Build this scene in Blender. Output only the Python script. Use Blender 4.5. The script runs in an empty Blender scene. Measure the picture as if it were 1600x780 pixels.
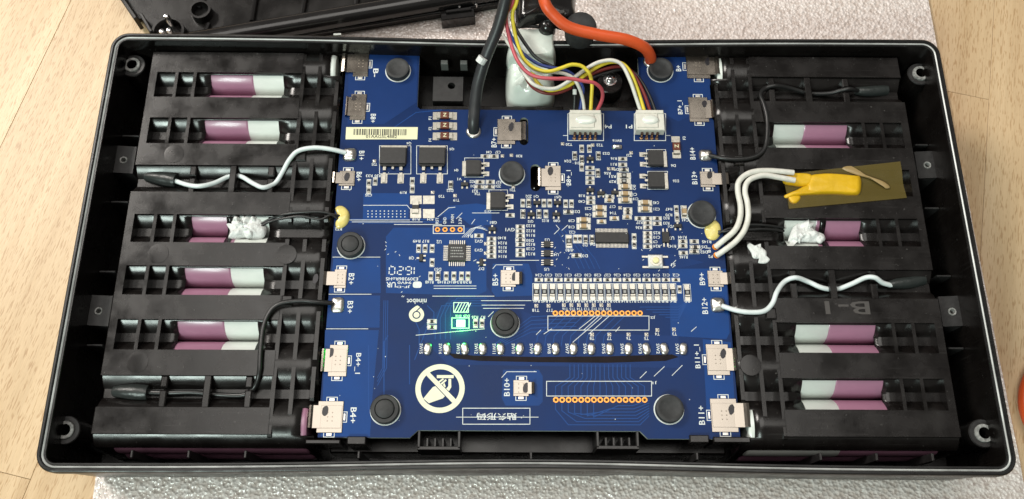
import bpy, bmesh, math, random
from mathutils import Vector, Matrix, noise
from mathutils.geometry import tessellate_polygon
random.seed(7)
S = 0.001                                  # the script is written in millimetres
scene = bpy.context.scene
COL = scene.collection

# ------------------------------------------------------------------ camera
RM = ((0.999940935654916, -0.006053231127732156, -0.0090268263794838),
      (0.002565584477666331, 0.9385380858840773, -0.3451661616111007),
      (0.010561390905512762, 0.34512261551217815, 0.9384981818225192))
CAM = (-9.05, -122.32, 316.92)
FOC = 1400.0
cd = bpy.data.cameras.new('camera'); cam = bpy.data.objects.new('camera', cd); COL.objects.link(cam)
cd.sensor_width = 36.0; cd.lens = FOC / 1600 * 36; cd.clip_start = 0.005; cd.clip_end = 20
m4 = Matrix([list(RM[i]) + [CAM[i] * S] for i in range(3)] + [[0, 0, 0, 1]])
cam.matrix_world = m4
scene.camera = cam

# ------------------------------------------------------------------ light
w = bpy.data.worlds.new('World'); scene.world = w; w.use_nodes = True
w.node_tree.nodes['Background'].inputs[0].default_value = (1.0, 0.95, 0.88, 1)
w.node_tree.nodes['Background'].inputs[1].default_value = 0.13

def area(name, direction, dist, sx, sy, power, colour, target=(0, 0, -0.01)):
    l = bpy.data.lights.new(name, 'AREA'); l.shape = 'RECTANGLE'; l.size = sx; l.size_y = sy
    l.energy = power; l.color = colour
    o = bpy.data.objects.new(name, l); COL.objects.link(o)
    d = Vector(direction).normalized()
    o.location = Vector(target) + d * dist
    o.rotation_euler = (-d).to_track_quat('-Z', 'Y').to_euler()
    return o
area('ceiling_panel', (-0.05, 0.24, 1.5), 1.5, 1.15, 0.9, 7.6, (1.0, 0.96, 0.90))
area('far_ceiling_lamp', (-0.62, 0.42, 0.66), 1.9, 0.6, 0.45, 19, (1.0, 0.94, 0.87))
area('window_lamp', (-0.40, -0.66, 0.64), 1.6, 0.42, 0.42, 11.5, (0.84, 1.0, 0.93))

vs = scene.view_settings
vs.view_transform = 'Standard'; vs.look = 'None'; vs.exposure = 0.48; vs.gamma = 1.0
vs.use_curve_mapping = False

# ------------------------------------------------------------------ helpers
def U(px, py, z=0.0):
    """pixel of the 1600x780 photograph -> point (mm) on the horizontal plane z"""
    a, b = (px - 800) / FOC, -(py - 390) / FOC
    d = [RM[i][0] * a + RM[i][1] * b - RM[i][2] for i in range(3)]
    t = (z - CAM[2]) / d[2]
    return (CAM[0] + t * d[0], CAM[1] + t * d[1])
def UP(poly, z): return [U(x, y, z) for x, y in poly]

LZ = 0
class MB:
    def __init__(s): s.v = []; s.f = []; s.m = []
    def add(s, vs_, fs, mi=0):
        n = len(s.v); s.v += [tuple(v) for v in vs_]
        for f in fs: s.f.append(tuple(i + n for i in f)); s.m.append(mi)
    def box(s, cx, cy, z0, z1, w, d, rot=0, mi=0, ch=0.0):
        a = math.radians(rot); c, sn = math.cos(a), math.sin(a)
        def ring(hw, hd, z): return [(cx + x * c - y * sn, cy + x * sn + y * c, z) for x, y in ((-hw, -hd), (hw, -hd), (hw, hd), (-hw, hd))]
        if ch <= 0: rs = [ring(w / 2, d / 2, z0), ring(w / 2, d / 2, z1)]
        else: rs = [ring(w / 2, d / 2, z0), ring(w / 2, d / 2, z1 - ch), ring(w / 2 - ch, d / 2 - ch, z1)]
        vv = [p for r in rs for p in r]; ff = [(3, 2, 1, 0)]
        for k in range(len(rs) - 1):
            for i in range(4):
                j = (i + 1) % 4; ff.append((4 * k + i, 4 * k + j, 4 * k + 4 + j, 4 * k + 4 + i))
        k = 4 * (len(rs) - 1); ff.append((k, k + 1, k + 2, k + 3)); s.add(vv, ff, mi)
    def prism(s, poly, z0, z1, mi=0, holes=(), bottom=True):
        if sum(poly[i][0] * poly[(i + 1) % len(poly)][1] - poly[(i + 1) % len(poly)][0] * poly[i][1] for i in range(len(poly))) < 0: poly = poly[::-1]
        loops = [list(poly)] + [list(h) for h in holes]
        flat = [p for l in loops for p in l]; n = len(flat)
        tris = tessellate_polygon([[Vector((x, y, 0)) for x, y in l] for l in loops])
        vv = [(x, y, z0) for x, y in flat] + [(x, y, z1) for x, y in flat]; ff = []
        for t in tris:
            a, b, c = (flat[i] for i in t)
            if (b[0] - a[0]) * (c[1] - a[1]) - (b[1] - a[1]) * (c[0] - a[0]) < 0: t = t[::-1]
            ff.append(tuple(i + n for i in t))
            if bottom: ff.append(tuple(t[::-1]))
        o = 0
        for li, l in enumerate(loops):
            k = len(l)
            ar = sum(l[i][0] * l[(i + 1) % k][1] - l[(i + 1) % k][0] * l[i][1] for i in range(k))
            for i in range(k):
                a, b = o + i, o + (i + 1) % k
                q = (a, b, b + n, a + n)
                if (ar > 0) == (li > 0): q = q[::-1]
                ff.append(q)
            o += k
        s.add(vv, ff, mi)
    def lathe(s, cx, cy, prof, n=24, mi=0, sx=1, sy=1, cap=True):
        vv = []; ff = []
        for r, z in prof:
            for i in range(n):
                a = 2 * math.pi * i / n; vv.append((cx + r * sx * math.cos(a), cy + r * sy * math.sin(a), z))
        for k in range(len(prof) - 1):
            for i in range(n):
                j = (i + 1) % n; ff.append((k * n + i, k * n + j, (k + 1) * n + j, (k + 1) * n + i))
        if cap:
            k = (len(prof) - 1) * n; ff.append(tuple(range(k, k + n)))
        s.add(vv, ff, mi)
    def tube(s, pts, r, n=8, mi=0, smooth=6, cap=True, taper=None):
        P = [Vector(p) for p in pts]
        if smooth > 1 and len(P) > 2:
            Q = []
            for i in range(len(P) - 1):
                p0 = P[max(i - 1, 0)]; p1 = P[i]; p2 = P[i + 1]; p3 = P[min(i + 2, len(P) - 1)]
                for k in range(smooth):
                    t = k / smooth
                    Q.append(0.5 * ((2 * p1) + (p2 - p0) * t + (2 * p0 - 5 * p1 + 4 * p2 - p3) * t * t + (3 * p1 - p0 - 3 * p2 + p3) * t ** 3))
            Q.append(P[-1]); P = Q
        vv = []; ff = []; up = Vector((0, 0, 1))
        t0 = (P[1] - P[0]).normalized()
        if abs(t0.dot(up)) > .95: up = Vector((0, 1, 0))
        nx = t0.cross(up).normalized()
        for i, p in enumerate(P):
            t = (P[min(i + 1, len(P) - 1)] - P[max(i - 1, 0)]).normalized()
            nx = (nx - t * nx.dot(t)).normalized(); ny = t.cross(nx)
            rr = r if taper is None else r * taper(i / (len(P) - 1))
            for k in range(n):
                a = 2 * math.pi * k / n; vv.append(p + (nx * math.cos(a) + ny * math.sin(a)) * rr)
        for i in range(len(P) - 1):
            for k in range(n):
                j = (k + 1) % n; ff.append((i * n + k, i * n + j, (i + 1) * n + j, (i + 1) * n + k))
        if cap: ff.append(tuple(range(n))[::-1]); ff.append(tuple(range((len(P) - 1) * n, len(P) * n)))
        s.add(vv, ff, mi)
    def pillow(s, poly, z0, h, mi=0, rings=6, bump=0.0, seed=0, flat=0.0, subdiv=3):
        """a rounded blob that rises from an outline"""
        if sum(poly[i][0] * poly[(i + 1) % len(poly)][1] - poly[(i + 1) % len(poly)][0] * poly[i][1] for i in range(len(poly))) < 0: poly = poly[::-1]
        n0 = len(poly); P = []
        for i in range(n0):
            p0, p1, p2, p3 = (Vector(poly[(i + k - 1) % n0]) for k in range(4))
            for k in range(subdiv):
                t = k / subdiv
                P.append(0.5 * ((2 * p1) + (p2 - p0) * t + (2 * p0 - 5 * p1 + 4 * p2 - p3) * t * t + (3 * p1 - p0 - 3 * p2 + p3) * t ** 3))
        n = len(P); c = sum(P, Vector((0, 0))) / n; vv = []; ff = []
        for k in range(rings + 1):
            a = (k / rings) * math.pi / 2 * 0.97
            sc = flat + (1 - flat) * math.cos(a) if flat else math.cos(a); z = h * math.sin(a)
            for p in P:
                q = c + (p - c) * sc
                b = 0
                if bump: b = bump * noise.noise(Vector((q.x * .35 + seed * 7, q.y * .35, seed))) + .5 * bump * noise.noise(Vector((q.x * .9 + seed * 7, q.y * .9, seed)))
                vv.append((q.x, q.y, z0 + z * (1 + b) ))
        for k in range(rings):
            for i in range(n):
                j = (i + 1) % n; ff.append((k * n + i, k * n + j, (k + 1) * n + j, (k + 1) * n + i))
        k = rings * n; vv.append((c.x, c.y, z0 + h * (1.0))); m = len(vv) - 1
        for i in range(n): ff.append((k + i, k + (i + 1) % n, m))
        s.add(vv, ff, mi)
    def line(s, pts, wd, z, mi=0):
        """flat strip along a 2-D polyline (mm), each piece a hair above the last"""
        global LZ
        for a, b in zip(pts[:-1], pts[1:]):
            d = Vector(b) - Vector(a)
            if d.length < 1e-6: continue
            d.normalize(); nn = Vector((-d.y, d.x)) * wd / 2; e = d * wd * .4; LZ = (LZ + 1) % 50; z_ = z; z = z + LZ * .0003
            A, B = Vector(a) - e, Vector(b) + e
            s.add([(*(A + nn), z), (*(A - nn), z), (*(B - nn), z), (*(B + nn), z)], [(0, 1, 2, 3)], mi); z = z_
    def mesh(s, name, mats, org=(0, 0, 0), smooth=False):
        me = bpy.data.meshes.new(name)
        me.from_pydata([((x - org[0]) * S, (y - org[1]) * S, (z - org[2]) * S) for x, y, z in s.v], [], s.f)
        for m in (mats if isinstance(mats, (list, tuple)) else [mats]): me.materials.append(m)
        me.polygons.foreach_set('material_index', s.m)
        if smooth:
            me.polygons.foreach_set('use_smooth', [True] * len(s.f))
            try: me.set_sharp_from_angle(angle=math.radians(smooth if smooth is not True else 40))
            except Exception: pass
        me.update(); return me
    def build(s, name, mats, parent=None, org=None, smooth=False):
        if parent is not None: org = ORG.get(parent.name, (0, 0, 0))
        elif org is None:
            xs, ys, zs = zip(*s.v); org = ((min(xs) + max(xs)) / 2, (min(ys) + max(ys)) / 2, min(zs))
        o = bpy.data.objects.new(name, s.mesh(name, mats, org, smooth)); COL.objects.link(o)
        if parent is not None: o.parent = parent
        else: o.location = [c * S for c in org]
        ORG[o.name] = org
        return o
ORG = {}
def tag(o, label=None, cat=None, group=None, kind=None):
    if label: o['label'] = label
    if cat: o['category'] = cat
    if group: o['group'] = group
    if kind: o['kind'] = kind
    return o
def thing(name, org, label, cat, group=None):
    o = bpy.data.objects.new(name, None); COL.objects.link(o); o.empty_display_size = .01
    o.location = [c * S for c in org]; ORG[o.name] = tuple(org)
    return tag(o, label, cat, group)
def place(name, me, parent, x, y, z, rot=0, local=False):
    """an object that shares mesh data, child of parent, at world mm"""
    o = bpy.data.objects.new(name, me); COL.objects.link(o); o.parent = parent
    g = (0, 0, 0) if local else ORG[parent.name]
    o.location = ((x - g[0]) * S, (y - g[1]) * S, (z - g[2]) * S); o.rotation_euler = (0, 0, math.radians(rot))
    ORG[o.name] = (x, y, z)
    return o

# ------------------------------------------------------------------ materials
def mat(name, col, rough=.5, metal=0.0, spec=.5, var=0.0, vscale=300, bump=0.0, bscale=1500, bdist=.0002, rvar=0.0, coat=0.0, emit=None, col2=None, sss=0, detail=3):
    m = bpy.data.materials.new(name); m.use_nodes = True; nt = m.node_tree; b = nt.nodes['Principled BSDF']; L = nt.links
    b.inputs['Base Color'].default_value = (*col, 1); b.inputs['Roughness'].default_value = rough
    b.inputs['Metallic'].default_value = metal; b.inputs['Specular IOR Level'].default_value = spec
    b.inputs['Coat Weight'].default_value = coat; b.inputs['Coat Roughness'].default_value = .08
    if sss:
        b.inputs['Subsurface Weight'].default_value = sss; b.inputs['Subsurface Radius'].default_value = (1, 1, 1); b.inputs['Subsurface Scale'].default_value = .0012
    if emit: b.inputs['Emission Color'].default_value = (*emit[0], 1); b.inputs['Emission Strength'].default_value = emit[1]
    tc = nt.nodes.new('ShaderNodeTexCoord')
    if var or col2 or rvar:
        n = nt.nodes.new('ShaderNodeTexNoise'); n.inputs['Scale'].default_value = vscale; n.inputs['Detail'].default_value = detail; n.inputs['Roughness'].default_value = .6
        L.new(tc.outputs['Object'], n.inputs['Vector'])
        if var or col2:
            r = nt.nodes.new('ShaderNodeValToRGB')
            c2 = col2 if col2 else tuple(min(1, c * (1 + var)) for c in col)
            c1 = col if col2 else tuple(c * (1 - var) for c in col)
            r.color_ramp.elements[0].position = .35; r.color_ramp.elements[1].position = .68
            r.color_ramp.elements[0].color = (*c1, 1); r.color_ramp.elements[1].color = (*c2, 1)
            L.new(n.outputs['Fac'], r.inputs['Fac']); L.new(r.outputs['Color'], b.inputs['Base Color'])
        if rvar:
            mr = nt.nodes.new('ShaderNodeMapRange'); mr.inputs['From Min'].default_value = .3; mr.inputs['From Max'].default_value = .7
            mr.inputs['To Min'].default_value = max(.03, rough - rvar); mr.inputs['To Max'].default_value = min(1, rough + rvar)
            L.new(n.outputs['Fac'], mr.inputs['Value']); L.new(mr.outputs['Result'], b.inputs['Roughness'])
    if bump:
        n2 = nt.nodes.new('ShaderNodeTexNoise'); n2.inputs['Scale'].default_value = bscale; n2.inputs['Detail'].default_value = 3
        L.new(tc.outputs['Object'], n2.inputs['Vector'])
        bp = nt.nodes.new('ShaderNodeBump'); bp.inputs['Strength'].default_value = bump; bp.inputs['Distance'].default_value = bdist
        L.new(n2.outputs['Fac'], bp.inputs['Height']); L.new(bp.outputs['Normal'], b.inputs['Normal'])
    return m
def dusty(m, amount=.05, sc=900):
    nt = m.node_tree; L = nt.links; b = nt.nodes['Principled BSDF']; N = nt.nodes.new; tc = N('ShaderNodeTexCoord')
    n = N('ShaderNodeTexNoise'); n.inputs['Scale'].default_value = sc; n.inputs['Detail'].default_value = 2; L.new(tc.outputs['Object'], n.inputs['Vector'])
    n2 = N('ShaderNodeTexNoise'); n2.inputs['Scale'].default_value = 55; n2.inputs['Detail'].default_value = 4; L.new(tc.outputs['Object'], n2.inputs['Vector'])
    mp = N('ShaderNodeMapping'); mp.inputs['Scale'].default_value = (60, 1500, 60); L.new(tc.outputs['Object'], mp.inputs['Vector'])
    n3 = N('ShaderNodeTexNoise'); n3.inputs['Scale'].default_value = 1; n3.inputs['Detail'].default_value = 2; L.new(mp.outputs[0], n3.inputs['Vector'])
    r = N('ShaderNodeMapRange'); r.inputs['From Min'].default_value = .70; r.inputs['From Max'].default_value = .78; L.new(n.outputs['Fac'], r.inputs['Value'])
    r2 = N('ShaderNodeMapRange'); r2.inputs['From Min'].default_value = .52; r2.inputs['From Max'].default_value = .75; r2.inputs['To Max'].default_value = .16; L.new(n2.outputs['Fac'], r2.inputs['Value'])
    r3 = N('ShaderNodeMapRange'); r3.inputs['From Min'].default_value = .60; r3.inputs['From Max'].default_value = .80; r3.inputs['To Max'].default_value = .25; L.new(n3.outputs['Fac'], r3.inputs['Value'])
    a = N('ShaderNodeMath'); a.operation = 'MAXIMUM'; L.new(r.outputs[0], a.inputs[0]); L.new(r2.outputs[0], a.inputs[1])
    a2 = N('ShaderNodeMath'); a2.operation = 'MAXIMUM'; L.new(a.outputs[0], a2.inputs[0]); L.new(r3.outputs[0], a2.inputs[1])
    mx = N('ShaderNodeMix'); mx.data_type = 'RGBA'; L.new(a2.outputs[0], mx.inputs[0]); mx.inputs[7].default_value = (amount, amount * .95, amount * .9, 1)
    old = b.inputs['Base Color'].links[0].from_socket if b.inputs['Base Color'].links else None
    if old: L.new(old, mx.inputs[6])
    else: mx.inputs[6].default_value = b.inputs['Base Color'].default_value
    L.new(mx.outputs[2], b.inputs['Base Color']); return m
M = {}
M['holder'] = mat('black_moulded_plastic', (.0062, .0050, .0047), .25, spec=.45, var=.25, vscale=90, bump=.15, bscale=2500, bdist=.0001, rvar=.10)
M['case'] = mat('black_case_plastic', (.005, .004, .0036), .28, spec=.4, var=.3, vscale=60, rvar=.08, bump=.12, bscale=1800, bdist=.0001)
M['rim'] = mat('rim_plastic', (.007, .0066, .0066), .36, spec=.45, rvar=.12, vscale=120, bump=.2, bscale=2500, bdist=.0001)
M['gasket'] = mat('grey_gasket', (.42, .43, .42), .30, spec=.6, var=.3, vscale=80)
M['boss'] = mat('boss_plastic', (.020, .019, .019), .36, spec=.5, var=.3, vscale=500)
M['wornring'] = mat('worn_ring', (.22, .22, .21), .4, var=.5, vscale=900, bump=.4, bscale=2500)
M['pcb'] = mat('solder_mask', (.0062, .024, .098), .34, spec=.13, var=.14, vscale=25, rvar=.08)
M['copper'] = mat('solder_mask_over_copper', (.0075, .044, .180), .34, spec=.13, var=.10, vscale=40, rvar=.06)
M['copper2'] = mat('solder_mask_over_thin_copper', (.0070, .030, .125), .34, spec=.13, var=.10, vscale=40)
M['trace'] = mat('trace_under_mask', (.013, .058, .22), .34, spec=.13)
M['pcbedge'] = mat('board_edge', (.35, .38, .33), .6)
M['silk'] = mat('white_print', (.66, .69, .68), .5, var=.10, vscale=900)
M['cream'] = mat('cream_print', (.74, .73, .55), .5, var=.05, vscale=300)
M['nickel'] = mat('nickel_strip', (.33, .295, .255), .22, metal=1, var=.05, vscale=250, rvar=.03)
M['dimple'] = mat('weld_mark', (.28, .24, .2), .4, metal=.8)
M['solder'] = mat('solder', (.66, .64, .60), .33, metal=1, var=.15, vscale=500, bump=.10, bscale=600, bdist=.0004)
M['tin'] = mat('tinned_pad', (.47, .45, .395), .30, metal=.85, var=.15, vscale=900)
M['ink'] = mat('black_ink', (.012, .010, .014), .35)
M['gold'] = mat('bare_copper_pad', (.85, .34, .06), .35, metal=.55)
M['hole'] = mat('drilled_hole', (.05, .015, .006), .6)
M['black'] = mat('black_epoxy', (.018, .017, .017), .48, var=.2, vscale=600, bump=.1, bscale=3000)
M['rubber'] = mat('black_rubber', (.022, .023, .024), .62, var=.3, vscale=400, bump=.3, bscale=2500, bdist=.0002)
M['tan'] = mat('ceramic_tan', (.36, .24, .12), .45, var=.12, vscale=900)
M['grey'] = mat('grey_marking', (.30, .30, .29), .5)
M['fuse'] = mat('brown_fuse', (.11, .022, .006), .35, var=.2, vscale=900)
M['label'] = mat('label_paper', (.72, .70, .46), .5, var=.05, vscale=200)
M['barink'] = mat('label_ink', (.03, .03, .025), .6)
M['nylon'] = mat('cream_nylon', (.62, .60, .53), .42, var=.06, vscale=500, sss=.1)
M['glueclear'] = mat('clear_white_glue', (.68, .70, .64), .18, coat=.6, sss=.2)
M['pink'] = mat('pink_cell_wrap', (.34, .165, .245), .30, spec=.5, var=.06, vscale=60, coat=.2)
M['whitewrap'] = mat('white_sleeve', (.63, .67, .63), .28, spec=.5, var=.04, vscale=100, coat=.3)
M['wirewhite'] = mat('white_insulation', (.66, .72, .72), .4, var=.05, vscale=300)
M['wirecream'] = mat('offwhite_insulation', (.64, .63, .57), .45, var=.08, vscale=400)
M['wireyellow'] = mat('yellow_insulation', (.68, .55, .04), .42, var=.06, vscale=400)
M['wirepink'] = mat('rose_insulation', (.48, .075, .095), .42)
M['wirered'] = mat('dark_red_insulation', (.16, .015, .012), .42)
M['wireblue'] = mat('blue_insulation', (.015, .035, .19), .42)
M['wireblack'] = mat('black_insulation', (.012, .012, .012), .36, spec=.5)
M['sleeve'] = mat('shrink_tube', (.020, .024, .023), .35, bump=.4, bscale=500, bdist=.0006)
M['orange'] = mat('orange_cable', (.64, .085, .018), .40, var=.06, vscale=120, bump=.08, bscale=900)
M['blackcable'] = mat('black_cable', (.022, .024, .026), .38, spec=.5, var=.2, vscale=150)
M['silicone'] = mat('white_silicone', (.70, .76, .70), .20, spec=.5, coat=.5, var=.05, vscale=60, bump=.25, bscale=140, bdist=.001)
M['paste'] = mat('white_paste', (.66, .68, .66), .55, bump=.6, bscale=700, bdist=.0008)
M['yellowglue'] = mat('yellow_glue', (.72, .60, .20), .25, coat=.4, var=.12, vscale=250, sss=.15)
M['yellowpot'] = mat('yellow_potting', (.62, .37, .006), .42, var=.07, vscale=150, bump=.3, bscale=300, bdist=.0006)
M['chrome'] = mat('zinc_screw', (.72, .72, .72), .2, metal=1)
M['flux'] = mat('flux_residue', (.010, .0065, .008), .6, spec=.15, var=.3, vscale=200)
M['gloss'] = mat('glossy_black', (.012, .011, .011), .18, spec=.5, rvar=.06, vscale=80)
M['led'] = mat('lit_green_led', (.15, .5, .3), .4, emit=((.42, 1.0, .55), 2.2))
M['lightplastic'] = mat('grey_lit_plastic', (.10, .105, .10), .35)

dusty(M['holder'], .055); dusty(M['case'], .03); dusty(M['rim'], .05); dusty(M['rubber'], .06, 1500)
def wood():
    m = bpy.data.materials.new('beech_laminate'); m.use_nodes = True; nt = m.node_tree; L = nt.links; b = nt.nodes['Principled BSDF']
    N = nt.nodes.new; tc = N('ShaderNodeTexCoord'); oi = N('ShaderNodeObjectInfo')
    def mapped(sx, sy):
        mp = N('ShaderNodeMapping'); mp.inputs['Scale'].default_value = (sx, sy, 1); L.new(tc.outputs['Object'], mp.inputs['Vector'])
        ad = N('ShaderNodeVectorMath'); ad.operation = 'ADD'; L.new(mp.outputs['Vector'], ad.inputs[0])
        cm = N('ShaderNodeCombineXYZ'); mu = N('ShaderNodeMath'); mu.operation = 'MULTIPLY'; mu.inputs[1].default_value = 37.0
        L.new(oi.outputs['Random'], mu.inputs[0]); L.new(mu.outputs[0], cm.inputs[0]); L.new(mu.outputs[0], cm.inputs[2]); L.new(cm.outputs[0], ad.inputs[1])
        return ad.outputs['Vector']
    n1 = N('ShaderNodeTexNoise'); n1.inputs['Scale'].default_value = 1; n1.inputs['Detail'].default_value = 5; L.new(mapped(140, 6), n1.inputs['Vector'])
    n2 = N('ShaderNodeTexNoise'); n2.inputs['Scale'].default_value = 1; n2.inputs['Detail'].default_value = 1; L.new(mapped(2000, 230), n2.inputs['Vector'])
    n3 = N('ShaderNodeTexNoise'); n3.inputs['Scale'].default_value = 1; n3.inputs['Detail'].default_value = 3; L.new(mapped(1400, 40), n3.inputs['Vector'])
    r1 = N('ShaderNodeValToRGB'); r1.color_ramp.elements[0].position = .3; r1.color_ramp.elements[1].position = .7
    r1.color_ramp.elements[0].color = (.56, .385, .215, 1); r1.color_ramp.elements[1].color = (.68, .495, .30, 1)
    L.new(n1.outputs['Fac'], r1.inputs['Fac'])
    r2 = N('ShaderNodeValToRGB'); r2.color_ramp.elements[0].position = .57; r2.color_ramp.elements[1].position = .66
    r2.color_ramp.elements[0].color = (1, 1, 1, 1); r2.color_ramp.elements[1].color = (.66, .55, .44, 1); L.new(n2.outputs['Fac'], r2.inputs['Fac'])
    mx = N('ShaderNodeMix'); mx.data_type = 'RGBA'; mx.blend_type = 'MULTIPLY'; mx.inputs[0].default_value = .75
    L.new(r1.outputs['Color'], mx.inputs[6]); L.new(r2.outputs['Color'], mx.inputs[7])
    mx2 = N('ShaderNodeMix'); mx2.data_type = 'RGBA'; mx2.blend_type = 'MULTIPLY'; mx2.inputs[0].default_value = 1
    r3 = N('ShaderNodeMapRange'); r3.inputs['To Min'].default_value = .90; r3.inputs['To Max'].default_value = 1.08; L.new(n3.outputs['Fac'], r3.inputs['Value'])
    hsv = N('ShaderNodeMapRange'); hsv.inputs['To Min'].default_value = .90; hsv.inputs['To Max'].default_value = 1.07; L.new(oi.outputs['Random'], hsv.inputs['Value'])
    mu2 = N('ShaderNodeMath'); mu2.operation = 'MULTIPLY'; L.new(r3.outputs[0], mu2.inputs[0]); L.new(hsv.outputs[0], mu2.inputs[1])
    L.new(mx.outputs[2], mx2.inputs[6]); L.new(mu2.outputs[0], mx2.inputs[7]); L.new(mx2.outputs[2], b.inputs['Base Color'])
    b.inputs['Roughness'].default_value = .42; b.inputs['Specular IOR Level'].default_value = .5
    bp = N('ShaderNodeBump'); bp.inputs['Strength'].default_value = .25; bp.inputs['Distance'].default_value = .0003
    L.new(n2.outputs['Fac'], bp.inputs['Height']); bp.invert = True; L.new(bp.outputs['Normal'], b.inputs['Normal'])
    return m
M['wood'] = wood()
def foam():
    m = bpy.data.materials.new('foam_sheet'); m.use_nodes = True; nt = m.node_tree; L = nt.links; b = nt.nodes['Principled BSDF']; N = nt.nodes.new
    tc = N('ShaderNodeTexCoord')
    v = N('ShaderNodeTexVoronoi'); v.inputs['Scale'].default_value = 700; L.new(tc.outputs['Object'], v.inputs['Vector'])
    n = N('ShaderNodeTexNoise'); n.inputs['Scale'].default_value = 420; n.inputs['Detail'].default_value = 4; L.new(tc.outputs['Object'], n.inputs['Vector'])
    r = N('ShaderNodeValToRGB'); r.color_ramp.elements[0].position = .36; r.color_ramp.elements[1].position = .62
    r.color_ramp.elements[0].color = (.60, .51, .46, 1); r.color_ramp.elements[1].color = (.82, .745, .705, 1)
    L.new(n.outputs['Fac'], r.inputs['Fac']); L.new(r.outputs['Color'], b.inputs['Base Color'])
    ad = N('ShaderNodeMath'); ad.operation = 'ADD'; L.new(v.outputs['Distance'], ad.inputs[0]); L.new(n.outputs['Fac'], ad.inputs[1])
    bp = N('ShaderNodeBump'); bp.inputs['Strength'].default_value = .8; bp.inputs['Distance'].default_value = .0007
    L.new(ad.outputs[0], bp.inputs['Height']); L.new(bp.outputs['Normal'], b.inputs['Normal'])
    b.inputs['Roughness'].default_value = .22; b.inputs['Specular IOR Level'].default_value = .9
    return m
M['foam'] = foam()
def tape():
    m = bpy.data.materials.new('amber_tape'); m.use_nodes = True; nt = m.node_tree; L = nt.links; b = nt.nodes['Principled BSDF']; N = nt.nodes.new
    b.inputs['Base Color'].default_value = (.24, .18, .05, 1); b.inputs['Roughness'].default_value = .28
    t = N('ShaderNodeBsdfTransparent'); t.inputs[0].default_value = (.95, .80, .45, 1)
    mx = N('ShaderNodeMixShader'); mx.inputs[0].default_value = .34
    L.new(t.outputs[0], mx.inputs[1]); L.new(b.outputs[0], mx.inputs[2]); L.new(mx.outputs[0], nt.nodes['Material Output'].inputs[0])
    return m
M['tape'] = tape()

# ------------------------------------------------------------------ setting: wooden top made of strips, foam sheet
ZT = -45.0; ZP = -43.0                    # table and pad tops; rim of the case is z = 0
mb = MB(); mb.box(0, 60, ZT - 16, ZT - 4.2, 1500, 1300)
top = mb.build('tabletop', mat('subfloor', (.2, .13, .07), .7), org=(0, 0, ZT))
tag(top, 'beech strip wood surface under the foam sheet and battery case', 'wooden surface', kind='structure')
ang = 13.0; ua = Vector((math.cos(math.radians(ang)), -math.sin(math.radians(ang)))); va = Vector((math.sin(math.radians(ang)), math.cos(math.radians(ang))))
PW = 71.8
for k in range(-5, 9):
    u0 = -169.3 + k * PW
    v0 = -127.6 - 480 if k == -1 else -640 + (k * 173.0) % 400
    for j in range(4):
        L_ = 480.0; a, b_ = v0 + j * L_, v0 + (j + 1) * L_
        if b_ < -330 or a > 560: continue
        key = 'plank_mesh'
        if key not in bpy.data.meshes:
            q = MB(); q.box(0, 0, -4, 0, PW - .14, L_ - .14, ch=.12); q.mesh(key, M['wood'])
        c = ua * (u0 + PW / 2) + va * ((a + b_) / 2)
        place('plank', bpy.data.meshes[key], top, c.x, c.y, ZT, -ang)
# foam sheet
mb = MB(); n = 60
poly = [(-167, -150), (199, -150), (193, 260), (-172, 260)]
def foam_z(x, y): return ZP + .35 * noise.noise(Vector((x * .02, y * .02, 3.1)))
gx, gy = 74, 82
V = []; F = []
for j in range(gy + 1):
    for i in range(gx + 1):
        y = -150 + 410 * j / gy
        x0 = -167 - 5 * j / gy + .5 * noise.noise(Vector((0, y * .05, 1))); x1 = 196.5 - 4 * j / gy + .8 * noise.noise(Vector((5, y * .04, 1)))
        x = x0 + (x1 - x0) * i / gx; V.append((x, y, foam_z(x, y)))
for j in range(gy):
    for i in range(gx): a = j * (gx + 1) + i; F.append((a, a + 1, a + gx + 2, a + gx + 1))
mb.add(V, F)
edge = [j * (gx + 1) for j in range(gy + 1)]
for e in (edge, [i + gx for i in edge]):
    base = len(mb.v); mb.v += [(mb.v[i][0], mb.v[i][1], ZT + .02) for i in e]
    for k in range(gy): mb.f.append((e[k], base + k, base + k + 1, e[k + 1])); mb.m.append(0)
pad = mb.build('foam_sheet', M['foam'], org=(10, 0, ZT), smooth=True)
tag(pad, 'thin white glittering foam sheet lying under the battery case', 'foam sheet')

# ------------------------------------------------------------------ battery case
def outline(d, bulge=0.0, n=64):
    """rounded, slightly waisted rectangle moved inward by d"""
    a, b, r = 170.6 - d, 88.4 - d, max(7.0 - d, 2.5); P = []
    def yb(x, sgn): return b - 1.9 * math.exp(-(x / 75) ** 2)
    for i in range(n + 1):
        x = -(a - r) + 2 * (a - r) * i / n; P.append((x, -(yb(x, -1)) - bulge * (1 / (1 + math.exp((abs(x + 2) - 36) / 3.0)))))
    for i in range(1, 8): t = -math.pi / 2 + math.pi / 2 * i / 8; P.append((a - r + r * math.cos(t), -(b - r) + r * math.sin(t)))
    for i in range(13): P.append((a, -(b - r) + 2 * (b - r) * i / 12))
    for i in range(1, 8): t = math.pi / 2 * i / 8; P.append((a - r + r * math.cos(t), (b - r) + r * math.sin(t)))
    for i in range(n + 1):
        x = (a - r) - 2 * (a - r) * i / n; P.append((x, yb(x, 1)))
    for i in range(1, 8): t = math.pi / 2 + math.pi / 2 * i / 8; P.append((-(a - r) + r * math.cos(t), (b - r) + r * math.sin(t)))
    for i in range(13): P.append((-a, (b - r) - 2 * (b - r) * i / 12))
    for i in range(1, 8): t = math.pi + math.pi / 2 * i / 8; P.append((-(a - r) + r * math.cos(t), -(b - r) + r * math.sin(t)))
    return P
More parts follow.
